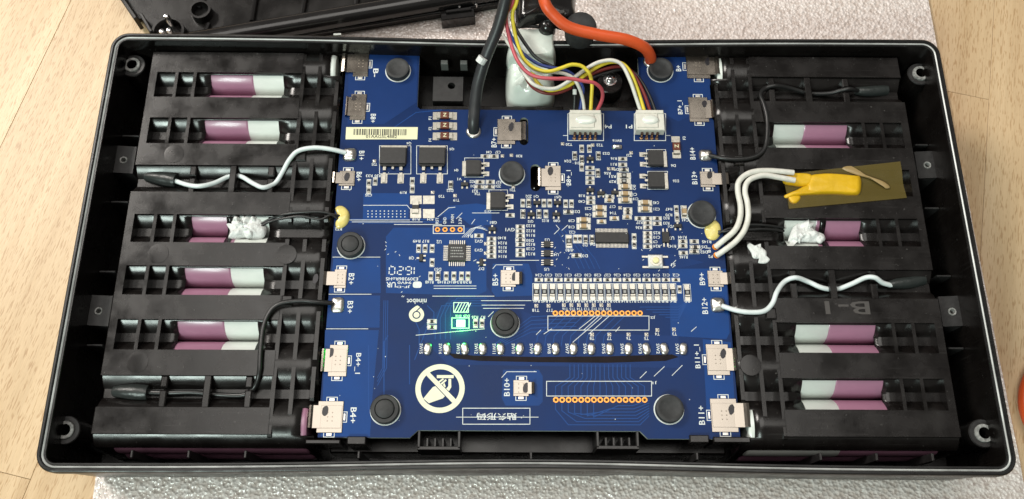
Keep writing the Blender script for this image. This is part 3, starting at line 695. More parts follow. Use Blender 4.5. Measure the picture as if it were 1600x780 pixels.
for s, px, py, h, w_, r in (('P4', 950, 198, 7, 12, 180), ('P1', 983, 198, 7, 11, 180), ('P+', 1036, 87, 7, 11, 180), ('BW16', 964, 220, 5, 15, 180), ('T20', 889, 226, 5, 11, 180), ('T22', 937, 227, 5, 11, 180),
        ('D24', 887, 252, 5, 11, 180), ('D23', 947, 240, 5, 11, 180), ('D18', 902, 255, 5, 8, 180), ('R16', 959, 248, 5, 10, 180), ('R11', 959, 257, 5, 10, 180), ('R56', 949, 271, 5, 11, 180), ('D9', 963, 265, 5, 8, 180),
        ('T23', 983, 243, 5, 9, 180), ('R51', 957, 276, 5, 11, 180), ('R29', 957, 284, 5, 11, 180), ('C43', 991, 293, 5, 9, 90), ('C1', 992, 304, 5, 7, 180), ('C19', 993, 311, 5, 9, 180), ('D6', 1052, 259, 5, 8, 180), ('D26', 1056, 283, 5, 10, 180),
        ('F3', 1069, 216, 5, 6, 90), ('Q6', 639, 224, 5, 8, 180), ('Q5', 706, 233, 5, 8, 180), ('T25', 585, 257, 5, 9, 180), ('C37', 778, 238, 5, 9, 180), ('C44', 764, 238, 5, 9, 180), ('R30', 811, 244, 5, 10, 180),
        ('Q4', 713, 266, 5, 7, 180), ('V1', 718, 280, 5, 7, 180), ('R22', 738, 284, 5, 9, 180), ('R27', 779, 285, 5, 9, 180), ('D1', 739, 291, 5, 7, 180), ('ZD1', 778, 291, 5, 10, 180), ('D22', 703, 298, 5, 11, 180), ('R23', 742, 299, 5, 9, 180), ('T24', 746, 303, 5, 9, 180),
        ('T19', 713, 313, 5, 10, 180), ('T20', 690, 307, 5, 10, 180), ('C35', 576, 305, 5, 11, 180), ('R19', 630, 301, 5, 11, 180), ('R33', 577, 275, 5, 11, 180), ('R30', 590, 275, 5, 10, 180), ('RT2', 529, 358, 5, 11, 180),
        ('R18', 650, 343, 4, 12, 180), ('R34', 672, 343, 4, 10, 180), ('T21', 801, 297, 5, 9, 180), ('ZD2', 826, 307, 5, 10, 180), ('Q1', 838, 307, 5, 8, 180), ('Q51', 872, 308, 5, 11, 180), ('Q52', 829, 346, 5, 9, 180), ('R132', 852, 345, 5, 11, 180), ('Q80', 870, 345, 5, 11, 180),
        ('D21', 901, 331, 5, 10, 180), ('Q13', 762, 330, 5, 10, 180), ('R18', 909, 306, 5, 10, 180), ('C40', 909, 315, 5, 11, 180), ('C25', 919, 326, 5, 11, 180), ('C46', 919, 336, 5, 10, 180), ('C39', 893, 345, 5, 10, 180), ('C18', 893, 355, 5, 10, 180), ('C22', 894, 363, 5, 10, 180),
        ('R40', 889, 391, 5, 11, 180), ('D2', 914, 383, 5, 8, 180), ('D4', 926, 382, 5, 8, 180), ('D3', 914, 400, 5, 9, 180), ('R50', 942, 305, 5, 11, 180), ('C17', 957, 323, 5, 10, 180), ('T14', 958, 333, 5, 11, 180), ('C45', 1025, 317, 5, 10, 180), ('C21', 1026, 327, 5, 10, 180),
        ('R47', 1045, 327, 5, 11, 180), ('R70', 1045, 336, 5, 11, 180), ('C41', 1071, 344, 5, 11, 180), ('VD1', 1049, 354, 5, 11, 180), ('R32', 1041, 341, 5, 10, 180), ('R33', 1041, 349, 5, 10, 180), ('R37', 999, 348, 5, 10, 180), ('R36', 998, 356, 5, 10, 180), ('R25', 1026, 364, 5, 11, 180), ('C10', 1026, 371, 5, 11, 180), ('C9', 1024, 378, 5, 7, 180), ('R24', 1026, 385, 5, 11, 180),
        ('U7', 1049, 372, 6, 9, 180), ('R144', 1066, 371, 5, 14, 180), ('R143', 1050, 385, 5, 13, 180), ('R146', 1068, 402, 5, 13, 180), ('R145', 1104, 378, 5, 15, 180), ('DS1', 1099, 386, 5, 12, 180), ('DS2', 1100, 394, 5, 12, 180), ('S1', 1052, 414, 5, 7, 180), ('P2', 1110, 401, 5, 7, 180),
        ('R123', 829, 353, 5, 14, 180), ('R122', 829, 361, 5, 14, 180), ('R116', 829, 368, 5, 14, 180), ('D50', 828, 376, 5, 12, 180), ('R120', 829, 382, 5, 14, 180), ('C120', 829, 389, 5, 14, 180), ('R121', 829, 397, 5, 14, 180), ('U3', 855, 375, 5, 8, 180), ('U4', 869, 398, 5, 8, 180), ('U5', 854, 421, 5, 8, 180),
        ('GV1', 797, 359, 6, 15, 180), ('GB1', 771, 348, 5, 11, 180), ('R1', 735, 369, 6, 8, 180), ('GV2', 748, 377, 5, 13, 180), ('GV3', 748, 391, 5, 13, 180), ('R140', 784, 372, 5, 13, 180), ('R124', 785, 380, 5, 14, 180), ('R116', 785, 387, 5, 13, 180), ('R128', 785, 393, 5, 13, 180), ('R114', 785, 401, 5, 13, 180),
        ('U2', 686, 378, 6, 8, 180), ('R49', 651, 377, 5, 12, 180), ('R17', 665, 377, 5, 11, 180), ('Q8', 643, 403, 6, 8, 180), ('D53', 684, 421, 5, 11, 180), ('R148', 671, 441, 5, 13, 180), ('R149', 690, 441, 5, 13, 180), ('R147', 704, 441, 5, 12, 180), ('R34', 716, 441, 5, 12, 180), ('R28', 730, 441, 5, 13, 180), ('D7', 752, 420, 5, 9, 180),
        ('D16', 716, 494, 4, 9, 180), ('D25', 729, 494, 4, 10, 180), ('R26', 742, 496, 5, 10, 180), ('R7', 754, 496, 5, 8, 180), ('R150', 669, 506, 4, 12, 90), ('J2', 1020, 496, 5, 8, 180), ('J1', 1023, 598, 5, 7, 180),
        ('T18', 837, 485, 5, 11, 180), ('T17', 859, 485, 5, 11, 180), ('T3', 1054, 522, 5, 7, 180), ('T4', 1027, 522, 5, 7, 180), ('T8', 925, 529, 5, 7, 180), ('T7', 952, 529, 5, 7, 180), ('T6', 982, 529, 5, 7, 180), ('T5', 1010, 529, 5, 7, 180),
        ('E309386RoHS', 628, 436, 5.5, 51, 180), ('94V0', 632, 442, 4.5, 22, 180), ('JF-D', 630, 448, 4.5, 22, 180), ('UR', 611, 445, 9, 15, 180), ('F1', 672, 185, 5, 6, 90), ('F2', 672, 201, 5, 6, 90), ('F4', 672, 219, 5, 6, 90),
        ('RST', 683, 345, 5, 11, 90), ('GND', 695, 345, 5, 12, 90), ('SWIM', 707, 342, 5, 15, 90), ('3.3V', 719, 345, 5, 12, 90), ('B1', 1108, 391, 5, 8, 90)):
    text(s, px, py, h, r, w_)
for i, s in enumerate(('C34', 'C33', 'C32', 'C31', 'C29', 'C30', 'C28', 'C27', 'C26', 'C24', 'C20', 'C15', 'C14', 'C12', 'C2')): text(s, 842 + i * 15.3, 430, 4.6, 180, 11)
for i, s in enumerate(('R46', 'R45', 'R44', 'R43', 'R42', 'R41', 'R39', 'R38', 'R35', 'R31', 'R30', 'R14', 'R13', 'R12', 'R10', 'R9', 'R8', 'R6')): text(s, 838 + i * 12.55, 471, 4.4, 180, 10.5)
text('R5', 1074, 471, 4.4, 180, 8)
for i in range(7): text('T%d' % (16 - i if i < 7 else 9), 883 + i * 11.4, 483, 4.6, 180, 9)
for i in range(15): text('SW%d' % (15 - i), (668, 698, 726, 754, 782, 812, 840, 868, 896, 924, 953, 982, 1010, 1038, 1068)[i] - 10, 545, 5.0, -90, 16)
cjk = MB(); text('贴条形码', 776, 651, 11, 180, 60, cjk)
nb = MB(); text('ninebot', 651, 471, 8.5, 180, 31, nb)
# dashed seven segment date code, printed upside down
SEG = {'1': 'bc', '6': 'acdefg', '2': 'abdeg', '0': 'abcdef'}
for i, d in enumerate('1620'):
    cx, cy = U(651.5 - 13 * i, 423, ZB); w2, h2 = 1.05, 1.55
    seg = {'a': ((-w2, h2), (w2, h2)), 'b': ((w2, h2), (w2, 0)), 'c': ((w2, 0), (w2, -h2)), 'd': ((-w2, -h2), (w2, -h2)), 'e': ((-w2, -h2), (-w2, 0)), 'f': ((-w2, 0), (-w2, h2)), 'g': ((-w2, 0), (w2, 0))}
    for s in SEG[d]:
        (ax, ay), (bx, by) = seg[s]
        for t0, t1 in (((.28, .72),) if ax != bx else ((.2, .75),)):
            silk.line([(cx - (ax + (bx - ax) * t0), cy - (ay + (by - ay) * t0)), (cx - (ax + (bx - ax) * t1), cy - (ay + (by - ay) * t1))], .38, ZS)
# UL style rounded tile
x, y = U(652, 445, ZB); silk.prism([(x + 1.7 * math.copysign(abs(math.cos(t)) ** .6, math.cos(t)), y + 1.3 * math.copysign(abs(math.sin(t)) ** .6, math.sin(t))) for t in [i * math.pi / 10 for i in range(20)]], ZS - .01, ZS, bottom=False)
flush_text()
so = silk.build('silkscreen_and_glints', M['silk'], bd); so['kind'] = 'stuff'
for q in marks: q.build('terminal_marking', M['silk'], bd)
cjk.build('printed_characters', M['silk'], bd); nb.build('printed_wordmark', M['silk'], bd)
# round logo, a drop with an inner ring
cx, cy = U(650.8, 491.8, ZB); R_ = 2.85
drop = [(cx + R_ * math.cos(math.radians(a)), cy + R_ * math.sin(math.radians(a))) for a in range(150, 391, 12)] + [(cx + 1.9, cy + 2.2), (cx + 1.15, cy + 3.0), (cx + .3, cy + 3.6), (cx - .4, cy + 3.3), (cx - 1.7, cy + 2.3)]
def circ(x, y, r, n=24): return [(x + r * math.cos(2 * math.pi * i / n), y + r * math.sin(2 * math.pi * i / n)) for i in range(n)]
q = MB(); q.prism(drop, ZS - .02, ZS, holes=[circ(cx, cy - .1, 1.55)], bottom=False); q.prism(circ(cx, cy - .1, 1.12), ZS - .02, ZS, bottom=False); lg = q.build('printed_logo', M['cream'], bd)
q = MB(); q.line([(cx - .1, cy + 1.35), (cx + 1.25, cy + 2.75)], .38, ZS + .02); q.build('logo_slit', M['pcb'], lg)
# no-touch symbol
def Z7(pts): return UP([(640 + x / 7.8, 560 + y / 7.8) for x, y in pts], ZB)
cx, cy = U(687.6, 607, ZB); rr = 38 / 4.22
q = MB(); q.prism([(cx + rr * math.cos(t * math.pi / 24), cy + rr * math.sin(t * math.pi / 24)) for t in range(48)], ZS - .02, ZS, holes=[[(cx + rr * .785 * math.cos(t * math.pi / 24), cy + rr * .785 * math.sin(t * math.pi / 24)) for t in range(48)]], bottom=False)
nt_ = q.build('no_touch_ring', M['cream'], bd)
q = MB(); q.prism(Z7([(200, 205), (240, 168), (565, 502), (525, 548)]), ZS - .02, ZS + .015, bottom=False); q.build('slash', M['cream'], nt_)
q = MB(); q.prism(Z7([(168, 490), (250, 390), (285, 350), (315, 340), (430, 462), (405, 488), (235, 548)]), ZS - .02, ZS, bottom=False)
q.prism(Z7([(350, 282), (405, 243), (420, 256), (366, 298)]), ZS - .02, ZS, bottom=False); q.prism(Z7([(378, 306), (440, 254), (452, 272), (394, 322)]), ZS - .02, ZS, bottom=False)
q.prism(Z7([(405, 325), (425, 300), (440, 345), (430, 355)]), ZS - .02, ZS, bottom=False)
q.prism(Z7([(474, 250), (506, 250), (508, 352), (480, 400), (445, 372), (472, 340)]), ZS - .02, ZS, bottom=False); q.prism(Z7([(332, 205), (537, 205), (537, 242), (332, 242)]), ZS - .02, ZS, bottom=False)
q.build('hand', M['cream'], nt_)

# barcode sticker
q = MB(); q.prism(UP([(541, 199), (653, 199), (652, 218), (540, 218)], ZB), ZB + .02, ZB + .14); bl = q.build('barcode_label', M['label'], bd)
q = MB(); x, y0 = U(552, 211, ZB + .14); _, y1 = U(552, 201.5, ZB + .14); xe, _ = U(635, 205, ZB + .14); rr = random.Random(3)
while x < xe:
    wd = rr.choice((.16, .16, .3, .45)); q.add([(x, y0, ZB + .17), (x + wd, y0, ZB + .17), (x + wd, y1, ZB + .17), (x, y1, ZB + .17)], [(0, 1, 2, 3)]); x += wd + rr.choice((.17, .17, .3, .45))
q.build('bars', M['barink'], bl)
TEXTS.clear(); q = MB(); text('01AAG5L4882', 596, 213.5, 5.6, 0, 52, q, ZB + .17, ZB + .14); flush_text(); q.build('label_number', M['barink'], bl)

# ---- small surface parts: shared meshes, each one placed singly
def chip(name, L_, W_, H_, body, pl, pw, mark=False):
    q = MB()
    q.box(-pl / 2 + (pl - L_) / 4 + .22, 0, 0.0, .09, (pl - L_) / 2 + .5, pw, mi=2); q.box(pl / 2 - (pl - L_) / 4 - .22, 0, 0.0, .09, (pl - L_) / 2 + .5, pw, mi=2)
    t = L_ * .2
    q.box(0, 0, .05, H_, L_ - 2 * t, W_ * .96, ch=.06); q.box(-L_ / 2 + t / 2, 0, .05, H_ + .03, t, W_, mi=1, ch=.06); q.box(L_ / 2 - t / 2, 0, .05, H_ + .03, t, W_, mi=1, ch=.06)
    if mark: q.box(0, 0, H_, H_ + .02, L_ * .34, W_ * .5, mi=3)
    return q.mesh(name, [body, M['tin'], M['tin'], M['grey']])
ME = {'res': chip('res_mesh', 1.7, 1.0, .5, M['black'], 3.0, 1.25), 'cap': chip('cap_mesh', 1.8, 1.1, .9, M['tan'], 3.1, 1.3), 'big': chip('big_mesh', 3.3, 1.9, .65, M['black'], 5.0, 2.1, True),
      'tan': chip('tan_mesh', 3.3, 1.75, 1.3, M['tan'], 5.0, 1.95), 'dio': chip('dio_mesh', 2.0, 1.3, .8, M['black'], 3.3, 1.0), 'col': chip('col_mesh', 3.2, 1.9, .6, M['black'], 6.4, 1.95, True), 'sml': chip('sml_mesh', 1.5, .9, .5, M['black'], 2.7, 1.1)}
NM = {'res': 'chip_resistor', 'cap': 'chip_capacitor', 'big': 'large_chip_resistor', 'tan': 'ceramic_capacitor', 'dio': 'diode', 'col': 'balance_resistor', 'sml': 'chip_resistor'}
fr = MB()
def comp(kind, px, py, rot=0, frame=True):
    x, y = U(px, py, ZB + .4); place(NM[kind], ME[kind], bd, x, y, ZB + .03, rot + random.uniform(-2, 2))
    if frame:
        L_, W_ = {'res': (3.4, 1.6), 'cap': (3.5, 1.7), 'big': (5.4, 2.3), 'tan': (5.4, 2.2), 'dio': (3.7, 1.7), 'col': (6.8, 2.7), 'sml': (3.0, 1.4)}[kind]
        if rot: L_, W_ = W_, L_
        fr.line([(x - L_ / 2, y - W_ / 2), (x + L_ / 2, y - W_ / 2), (x + L_ / 2, y + W_ / 2), (x - L_ / 2, y + W_ / 2), (x - L_ / 2, y - W_ / 2)], .17, ZS)
for kind, items in {
    'res': [(750, 284), (766, 284), (973, 248), (973, 257), (953, 307), (981, 327), (981, 332), (1012, 341), (1012, 348), (1012, 355), (1012, 364), (1012, 370), (1012, 377), (1012, 385), (1027, 341), (1027, 349), (999, 341),
            (1067, 377), (1067, 384), (1068, 395), (1085, 377), (813, 354), (813, 361), (813, 368), (813, 382), (813, 391), (813, 398), (748, 368), (768, 373), (768, 380), (768, 387), (768, 393), (768, 400), (797, 336), (922, 262), (922, 270), (922, 278), (922, 285),
            (675, 502), (675, 511), (923, 309), (923, 316), (758, 244), (772, 244)],
    'res90': [(909, 232), (921, 232), (909, 261), (817, 317), (850, 317), (859, 317), (884, 318), (893, 318), (853, 334), (1057, 327), (1058, 340), (654, 388), (664, 388), (675, 388), (675, 410), (673, 431), (697, 431), (709, 431), (721, 431), (731, 431), (743, 505), (753, 505), (576, 286), (586, 283), (576, 297), (644, 283), (644, 295), (991, 371), (991, 382), (899, 373), (906, 373)],
    'dio90': [(898, 243), (935, 243), (909, 249), (934, 270), (826, 317), (817, 334), (842, 334), (915, 374), (925, 374), (684, 431), (704, 289)],
    'dio': [(888, 331), (901, 399), (1086, 386), (1085, 393), (813, 375), (975, 265), (749, 292), (765, 292)],
    'cap': [(952, 313), (940, 346), (980, 339), (960, 341)],
    'tan': [(977, 292), (977, 303), (977, 313), (937, 325), (937, 335), (1008, 317), (1008, 327), (912, 344), (912, 354)],
    'big': [(975, 274), (975, 283)], 'tan90': [(1069, 331)], 'big90': [(889, 377)]}.items():
    for px, py in items: comp(kind.replace('90', ''), px, py, 90 if '90' in kind else 0)
for i in range(15): comp('sml', 842 + i * 15.3, 437)
for i in range(18): comp('col', 838 + i * 12.55, 456, 90)
comp('col', 1074, 457, 90); comp('sml', 1062, 452, 90)
fo = fr.build('part_outlines', M['silk'], bd); fo['kind'] = 'stuff'
# three-leg transistors
q = MB(); q.box(0, 0, .1, 1.0, 2.9, 1.4, ch=.12)
for x, y in ((-.95, -1.25), (.95, -1.25), (0, 1.25)): q.box(x, y, 0, .25, .75, 1.1, mi=1, ch=.08)
me = q.mesh('sot_mesh', [M['black'], M['tin']])
for px, py, r in ((922, 248, 0), (922, 297, 0), (871, 317, 180), (869, 335, 0), (839, 317, 180), (830, 335, 0), (769, 358, 0), (658, 403, 90), (726, 288, 0), (752, 410, 90), (939, 302, 0), (1059, 353, 0), (961, 301, 0)):
    x, y = U(px, py, ZB + .5); place('small_transistor', me, bd, x, y, ZB + .02, r)
# six-leg chips
q = MB(); q.box(0, 0, .1, 1.0, 2.6, 2.5, ch=.12)
for s in (-1, 1):
    for k in (-1, 0, 1): q.box(s * 1.75, k * .85, 0, .3, 1.1, .4, mi=1)
me = q.mesh('sixleg_mesh', [M['black'], M['tin']])
for px, py in ((855, 382), (855, 396), (855, 410)): x, y = U(px, py, ZB + .5); place('small_chip', me, bd, x, y, ZB + .02)
x, y = U(1040, 371, ZB + .5); q = MB(); q.box(0, 0, .1, 1.1, 2.7, 4.3, ch=.12); u7 = place('small_chip', q.mesh('u7_mesh', M['black']), bd, x, y, ZB + .02)
q = MB()
for a, b in ((-.75, 2.9), (.75, 2.9), (-.75, -3.0), (.75, -3.0)): q.box(a, b, 0, .3, .7, 1.8, ch=.08)
place('pins', q.mesh('u7_pins', M['tin']), u7, 0, 0, 0, local=True)
# power transistors
def power(px, py, W_, H_, rot, kind):
    x, y = U(px, py, ZB + 2)
    q = MB(); hw, hh = W_ / 2, H_ / 2
    q.prism([(-hw, -hh + 1), (-hw + .6, -hh), (hw - .6, -hh), (hw, -hh + 1), (hw, hh), (-hw, hh)], .35, 1.6); q.prism([(-hw + .3, -hh + .7), (hw - .3, -hh + .7), (hw - .3, hh - .3), (-hw + .3, hh - .3)], 1.6, 2.0 if kind == 'd' else 2.4)
    t = place('power_transistor', q.mesh('power_body', M['black']), bd, x, y, ZB + .02, rot)
    q = MB(); q.box(0, hh + .6, .0, .55, W_ * 1.0, 1.9, ch=.12); place('tab', q.mesh('power_tab', M['tin']), t, 0, 0, 0, local=True)
    for s in (-1, 1):
        q = MB(); lx = s * W_ * .31; L1 = 2.2 if kind == 'd' else 5.2; wl = .75 if kind == 'd' else 1.25
        q.box(lx, -hh - .8, .55, .95, wl, 1.8, ch=.05); q.box(lx, -hh - L1 + .6, .12, .5, wl, L1 - 1.0, ch=.05); q.box(lx, -hh - L1 - .1 + .4, 0, .10, wl + 1.2, 2.4 if kind == 'd' else 4.2)
        place('lead', q.mesh('power_lead', M['tin']), t, 0, 0, 0, local=True)
    q = MB(); q.box(0, -hh - .55, .6, .95, .9, 1.3); place('lead', q.mesh('stub_lead', M['tin']), t, 0, 0, 0, local=True)
    return t
power(614, 244, 10.6, 8.0, 0, 'D2'); power(675, 244, 10.6, 8.0, 0, 'D2')
power(740, 261, 6.6, 6.2, 90, 'd'); power(778, 312, 7.2, 6.0, 90, 'd'); power(1025, 246, 7.0, 6.3, -90, 'd'); power(1026, 280, 7.0, 6.6, -90, 'd')
for x0, y0, x1, y1 in ((593, 228, 642, 272), (651, 228, 699, 272), (726, 247, 756, 277), (764, 297, 793, 329), (1010, 234, 1040, 261), (1012, 268, 1043, 296)):
    q = MB(); a, b, c, d = UP([(x0, y0), (x1, y0), (x1, y1), (x0, y1)], ZB); q.line([a, b, c, d, a], .22, ZS); q.build('outline_print', M['silk'], bd)
# bare shunt pads and shunt
for x0, y0, x1, y1 in ((641, 306, 659, 319), (661, 306, 679, 319), (641, 326, 658, 341), (661, 327, 679, 341)):
    q = MB(); q.prism(UP([(x0, y0), (x1, y0), (x1, y1), (x0, y1)], ZB), ZB, ZB + .12); q.build('solder_pad', M['tin'], bd)
x, y = U(649, 323, ZB + 1); q = MB(); q.box(x, y, ZB + .1, ZB + .75, 2.6, 5.2, mi=1, ch=.1); q.box(x, y, ZB + .3, ZB + .8, 2.62, 1.8, ch=.05); q.build('shunt_resistor', [M['black'], M['tin']], bd)
# fuses
def fuse(px, py, rot):
    x, y = U(px, py, ZB + .8); q = MB(); q.box(0, 0, .1, 1.15, 3.4, 3.0, ch=.15)
    t = place('fuse', q.mesh('fuse_body', M['fuse']), bd, x, y, ZB + .05, rot)
    q = MB()
    for s in (-1, 1): q.box(s * 2.45, 0, .05, 1.0, 1.5, 2.7, ch=.1); q.box(s * 3.6, 0, 0, .1, 2.6, 3.4)
    place('end_cap', q.mesh('fuse_cap', M['tin']), t, 0, 0, 0, local=True)
    q = MB(); TEXTS.clear(); TEXTS.append(('Z', (0, 0), 1.6, 0, 1.5, q, 1.17)); flush_text(); place('printed_letter', q.mesh('fuse_letter', M['label']), t, 0, 0, 0, local=True)
for py in (180, 196, 212): fuse(695, py, 0)
fuse(1057, 229, 90)
# flat chip with legs on two sides, square chip with legs on four
x, y = U(956, 371.5, ZB + .8); q = MB(); q.box(0, 0, .15, 1.3, 12.9, 4.3, ch=.18); u1 = place('integrated_circuit', q.mesh('ssop_body', M['black']), bd, x, y, ZB + .02)
q = MB()
for s in (-1, 1):
    for i in range(24): q.box(-6.0 + i * .522, s * 3.0, .0, .35, .27, 1.9)
place('pins', q.mesh('ssop_pins', M['tin']), u1, 0, 0, 0, local=True); q = MB(); q.lathe(5.6, 1.6, [(.25, 1.31), (.2, 1.315)], 10); place('pin_mark', q.mesh('ssop_dot', M['grey']), u1, 0, 0, 0, local=True)
x, y = U(714, 395, ZB + .8); q = MB(); q.box(0, 0, .15, 1.2, 6.9, 6.9, ch=.18); u2 = place('integrated_circuit', q.mesh('qfp_body', M['black']), bd, x, y, ZB + .02)
q = MB()
for i in range(8):
    t = -2.8 + .8 * i
    for s in (-1, 1): q.box(t, s * 4.3, 0, .35, .38, 1.9); q.box(s * 4.3, t, 0, .35, 1.9, .38)
place('pins', q.mesh('qfp_pins', M['tin']), u2, 0, 0, 0, local=True)
q = MB(); rr = random.Random(5)
for r in range(4):
    xx = -2.4
    while xx < 2.2: wd = rr.uniform(.25, .6); q.box(xx + wd / 2, 1.9 - 1.2 * r, 1.2, 1.215, wd, .5); xx += wd + .25
place('worn_marking', q.mesh('qfp_mark', M['grey']), u2, 0, 0, 0, local=True)
# push button
x, y = U(1025, 407, ZB + 2); q = MB(); q.box(0, 0, .1, 1.6, 5.6, 5.2, ch=.5); sw = place('push_button', q.mesh('switch_body', mat('switch_white', (.62, .62, .6), .4)), bd, x, y, ZB + .02)
q = MB(); q.prism([(1.9 * math.cos(math.radians(22.5 + 45 * i)) * 1.25, 1.9 * math.sin(math.radians(22.5 + 45 * i)) * 1.2) for i in range(8)], 1.6, 1.9); place('frame_plate', q.mesh('switch_plate', M['tin']), sw, 0, 0, 0, local=True)
q = MB(); q.lathe(0, 0, [(1.25, 1.8), (1.2, 2.5), (.9, 2.7)], 18); place('button', q.mesh('switch_knob', mat('switch_knob', (.75, .68, .36), .4)), sw, 0, 0, 0, local=True)
q = MB()
for a in (-1, 1):
    for b in (-1, 1): q.box(a * 3.9, b * 2.1, 0, .3, 2.4, .9, ch=.1)
place('legs', q.mesh('switch_legs', M['tin']), sw, 0, 0, 0, local=True)
# lit indicator
x, y = U(720, 505, ZB + .8); q = MB(); q.box(0, 0, .05, .9, 3.3, 2.7, ch=.3); led = place('green_led', q.mesh('led_mesh', M['led']), bd, x, y, ZB + .05)
ll = bpy.data.lights.new('led_glow', 'POINT'); ll.energy = .004; ll.color = (.02, 1.0, .10); ll.shadow_soft_size = .0012
lo = bpy.data.objects.new('led_glow', ll); COL.objects.link(lo); lo.parent = led; lo.location = (0, 0, .0026)
# bare solder points
q = MB(); q.box(0, 0, 0, .1, 1.3, 1.3); q.lathe(0, 0, [(.6, .1), (.5, .25), (.2, .32)], 8); me = q.mesh('test_point', M['tin'])
for px, py in [(838, 478), (857, 478), (1053, 515), (1027, 516), (925, 523), (952, 523), (982, 523), (1010, 523), (785, 244), (799, 243), (585, 252), (711, 306), (986, 239), (879, 225), (926, 227), (676, 301), (802, 292), (759, 381), (759, 396), (951, 264), (958, 264), (969, 325)] + [(881 + 11.7 * i, 477) for i in range(7)]:
    x, y = U(px, py, ZB); place('test_pad', me, bd, x, y, ZB + .02)
# header holes
def holes(pts, r, square=None):
    q = MB(); q.prism(circ(0, 0, r, 16), 0, .1, holes=[circ(0, 0, r * .52, 12)]); q.prism(circ(0, 0, r * .52, 12), 0, .03, mi=1)
    me = q.mesh('hole_mesh', [M['gold'], M['hole']])
    for px, py in pts: x, y = U(px, py, ZB); place('plated_hole', me, bd, x, y, ZB + .04)
holes([(867.7 + 9.45 * i, 489.5) for i in range(15)], 1.02); holes([(868.5 + 9.9 * i, 625) for i in range(15)], 1.05); holes([(683.6, 359), (695.3, 359), (707, 359), (719, 359)], 1.0)
# rubber feet
for px, py, r, dome in ((621, 106, 4.9, 0), (800, 268, 4.8, 0), (1033, 106, 5.1, 0), (1098, 332, 5.3, 0), (547, 381, 5.0, 1), (789, 503, 5.1, 1), (601, 639, 5.2, 1), (1047, 638, 5.1, 0)):
    x, y = U(px, py, ZB + 2.6); q = MB()
    if dome: q.lathe(x, y, [(r, ZB), (r + .1, ZB + 2.2), (r - .3, ZB + 2.7), (r - 1.5, ZB + 2.75), (r - 1.8, ZB + 2.2), (r - 1.9, ZB + 2.9), (r - 2.4, ZB + 3.15), (.5, ZB + 3.2)], 30)
    else: q.lathe(x, y, [(r, ZB), (r, ZB + 2.1), (r - .15, ZB + 2.5), (r - .5, ZB + 2.65), (r - 1.4, ZB + 2.6), (r - 1.6, ZB + 2.5), (.5, ZB + 2.52)], 30)
    f = q.build('rubber_foot', M['rubber'], bd, smooth=30)
    q = MB(); q.prism(circ(x, y, r + .45, 32), ZB, ZB + .08, holes=[circ(x, y, r - .3, 32)], bottom=False); q.build('foot_ring_print', M['silk'], f)
# solder bridges row SW1..SW15 and flux strip
q = MB(); n = 16; V = []
for k in range(5):
    t = k / 4 * math.pi / 2 * .96
    for i in range(n):
        a = 2 * math.pi * i / n; cx_, cy_ = math.cos(a), math.sin(a)
        V.append((1.6 * math.copysign(abs(cx_) ** .75, cx_) * (.3 + .7 * math.cos(t)), 2.5 * math.copysign(abs(cy_) ** .7, cy_) * (.3 + .7 * math.cos(t)), 1.15 * math.sin(t)))
q.add(V, [(k * n + i, k * n + (i + 1) % n, (k + 1) * n + (i + 1) % n, (k + 1) * n + i) for k in range(4) for i in range(n)] + [tuple(range(4 * n, 5 * n))])
me = q.mesh('bridge_mesh', M['solder'], smooth=60)
for i, px in enumerate((668, 698, 726, 754, 782, 812, 840, 868, 896, 924, 953, 982, 1010, 1038, 1068)):
    x, y = U(px, 545, ZB + .5); place('solder_bridge', me, bd, x, y, ZB + .02, random.uniform(-8, 8))
q = MB(); q.prism(UP([(700, 552), (740, 556), (840, 558), (950, 557), (1050, 554), (1060, 558), (1040, 564), (950, 567), (840, 566), (750, 564), (710, 560)], ZB), ZB, ZB + .10); q.build('flux_residue', M['flux'], bd)
# soldered wire joints B1+, B3+, B14+, B12+, BW16
for px, py, w_, h_ in ((546, 241, 5.6, 5.8), (527, 476, 5.0, 6.2), (1103, 242, 5.4, 5.2), (1122, 476, 5.6, 6.0), (964.5, 229, 4.2, 2.2)):
    x, y = U(px, py, ZB + .8); q = MB(); P = [(x + w_ / 2 * math.copysign(abs(math.cos(t)) ** .5, math.cos(t)), y + h_ / 2 * math.copysign(abs(math.sin(t)) ** .5, math.sin(t))) for t in [i * math.pi / 8 for i in range(16)]]
    q.pillow(P, ZB, 1.9 if w_ > 5 else 1.2, bump=.25, seed=px, rings=7, flat=.12, subdiv=2); q.build('solder_joint', M['solder'], bd, smooth=True)
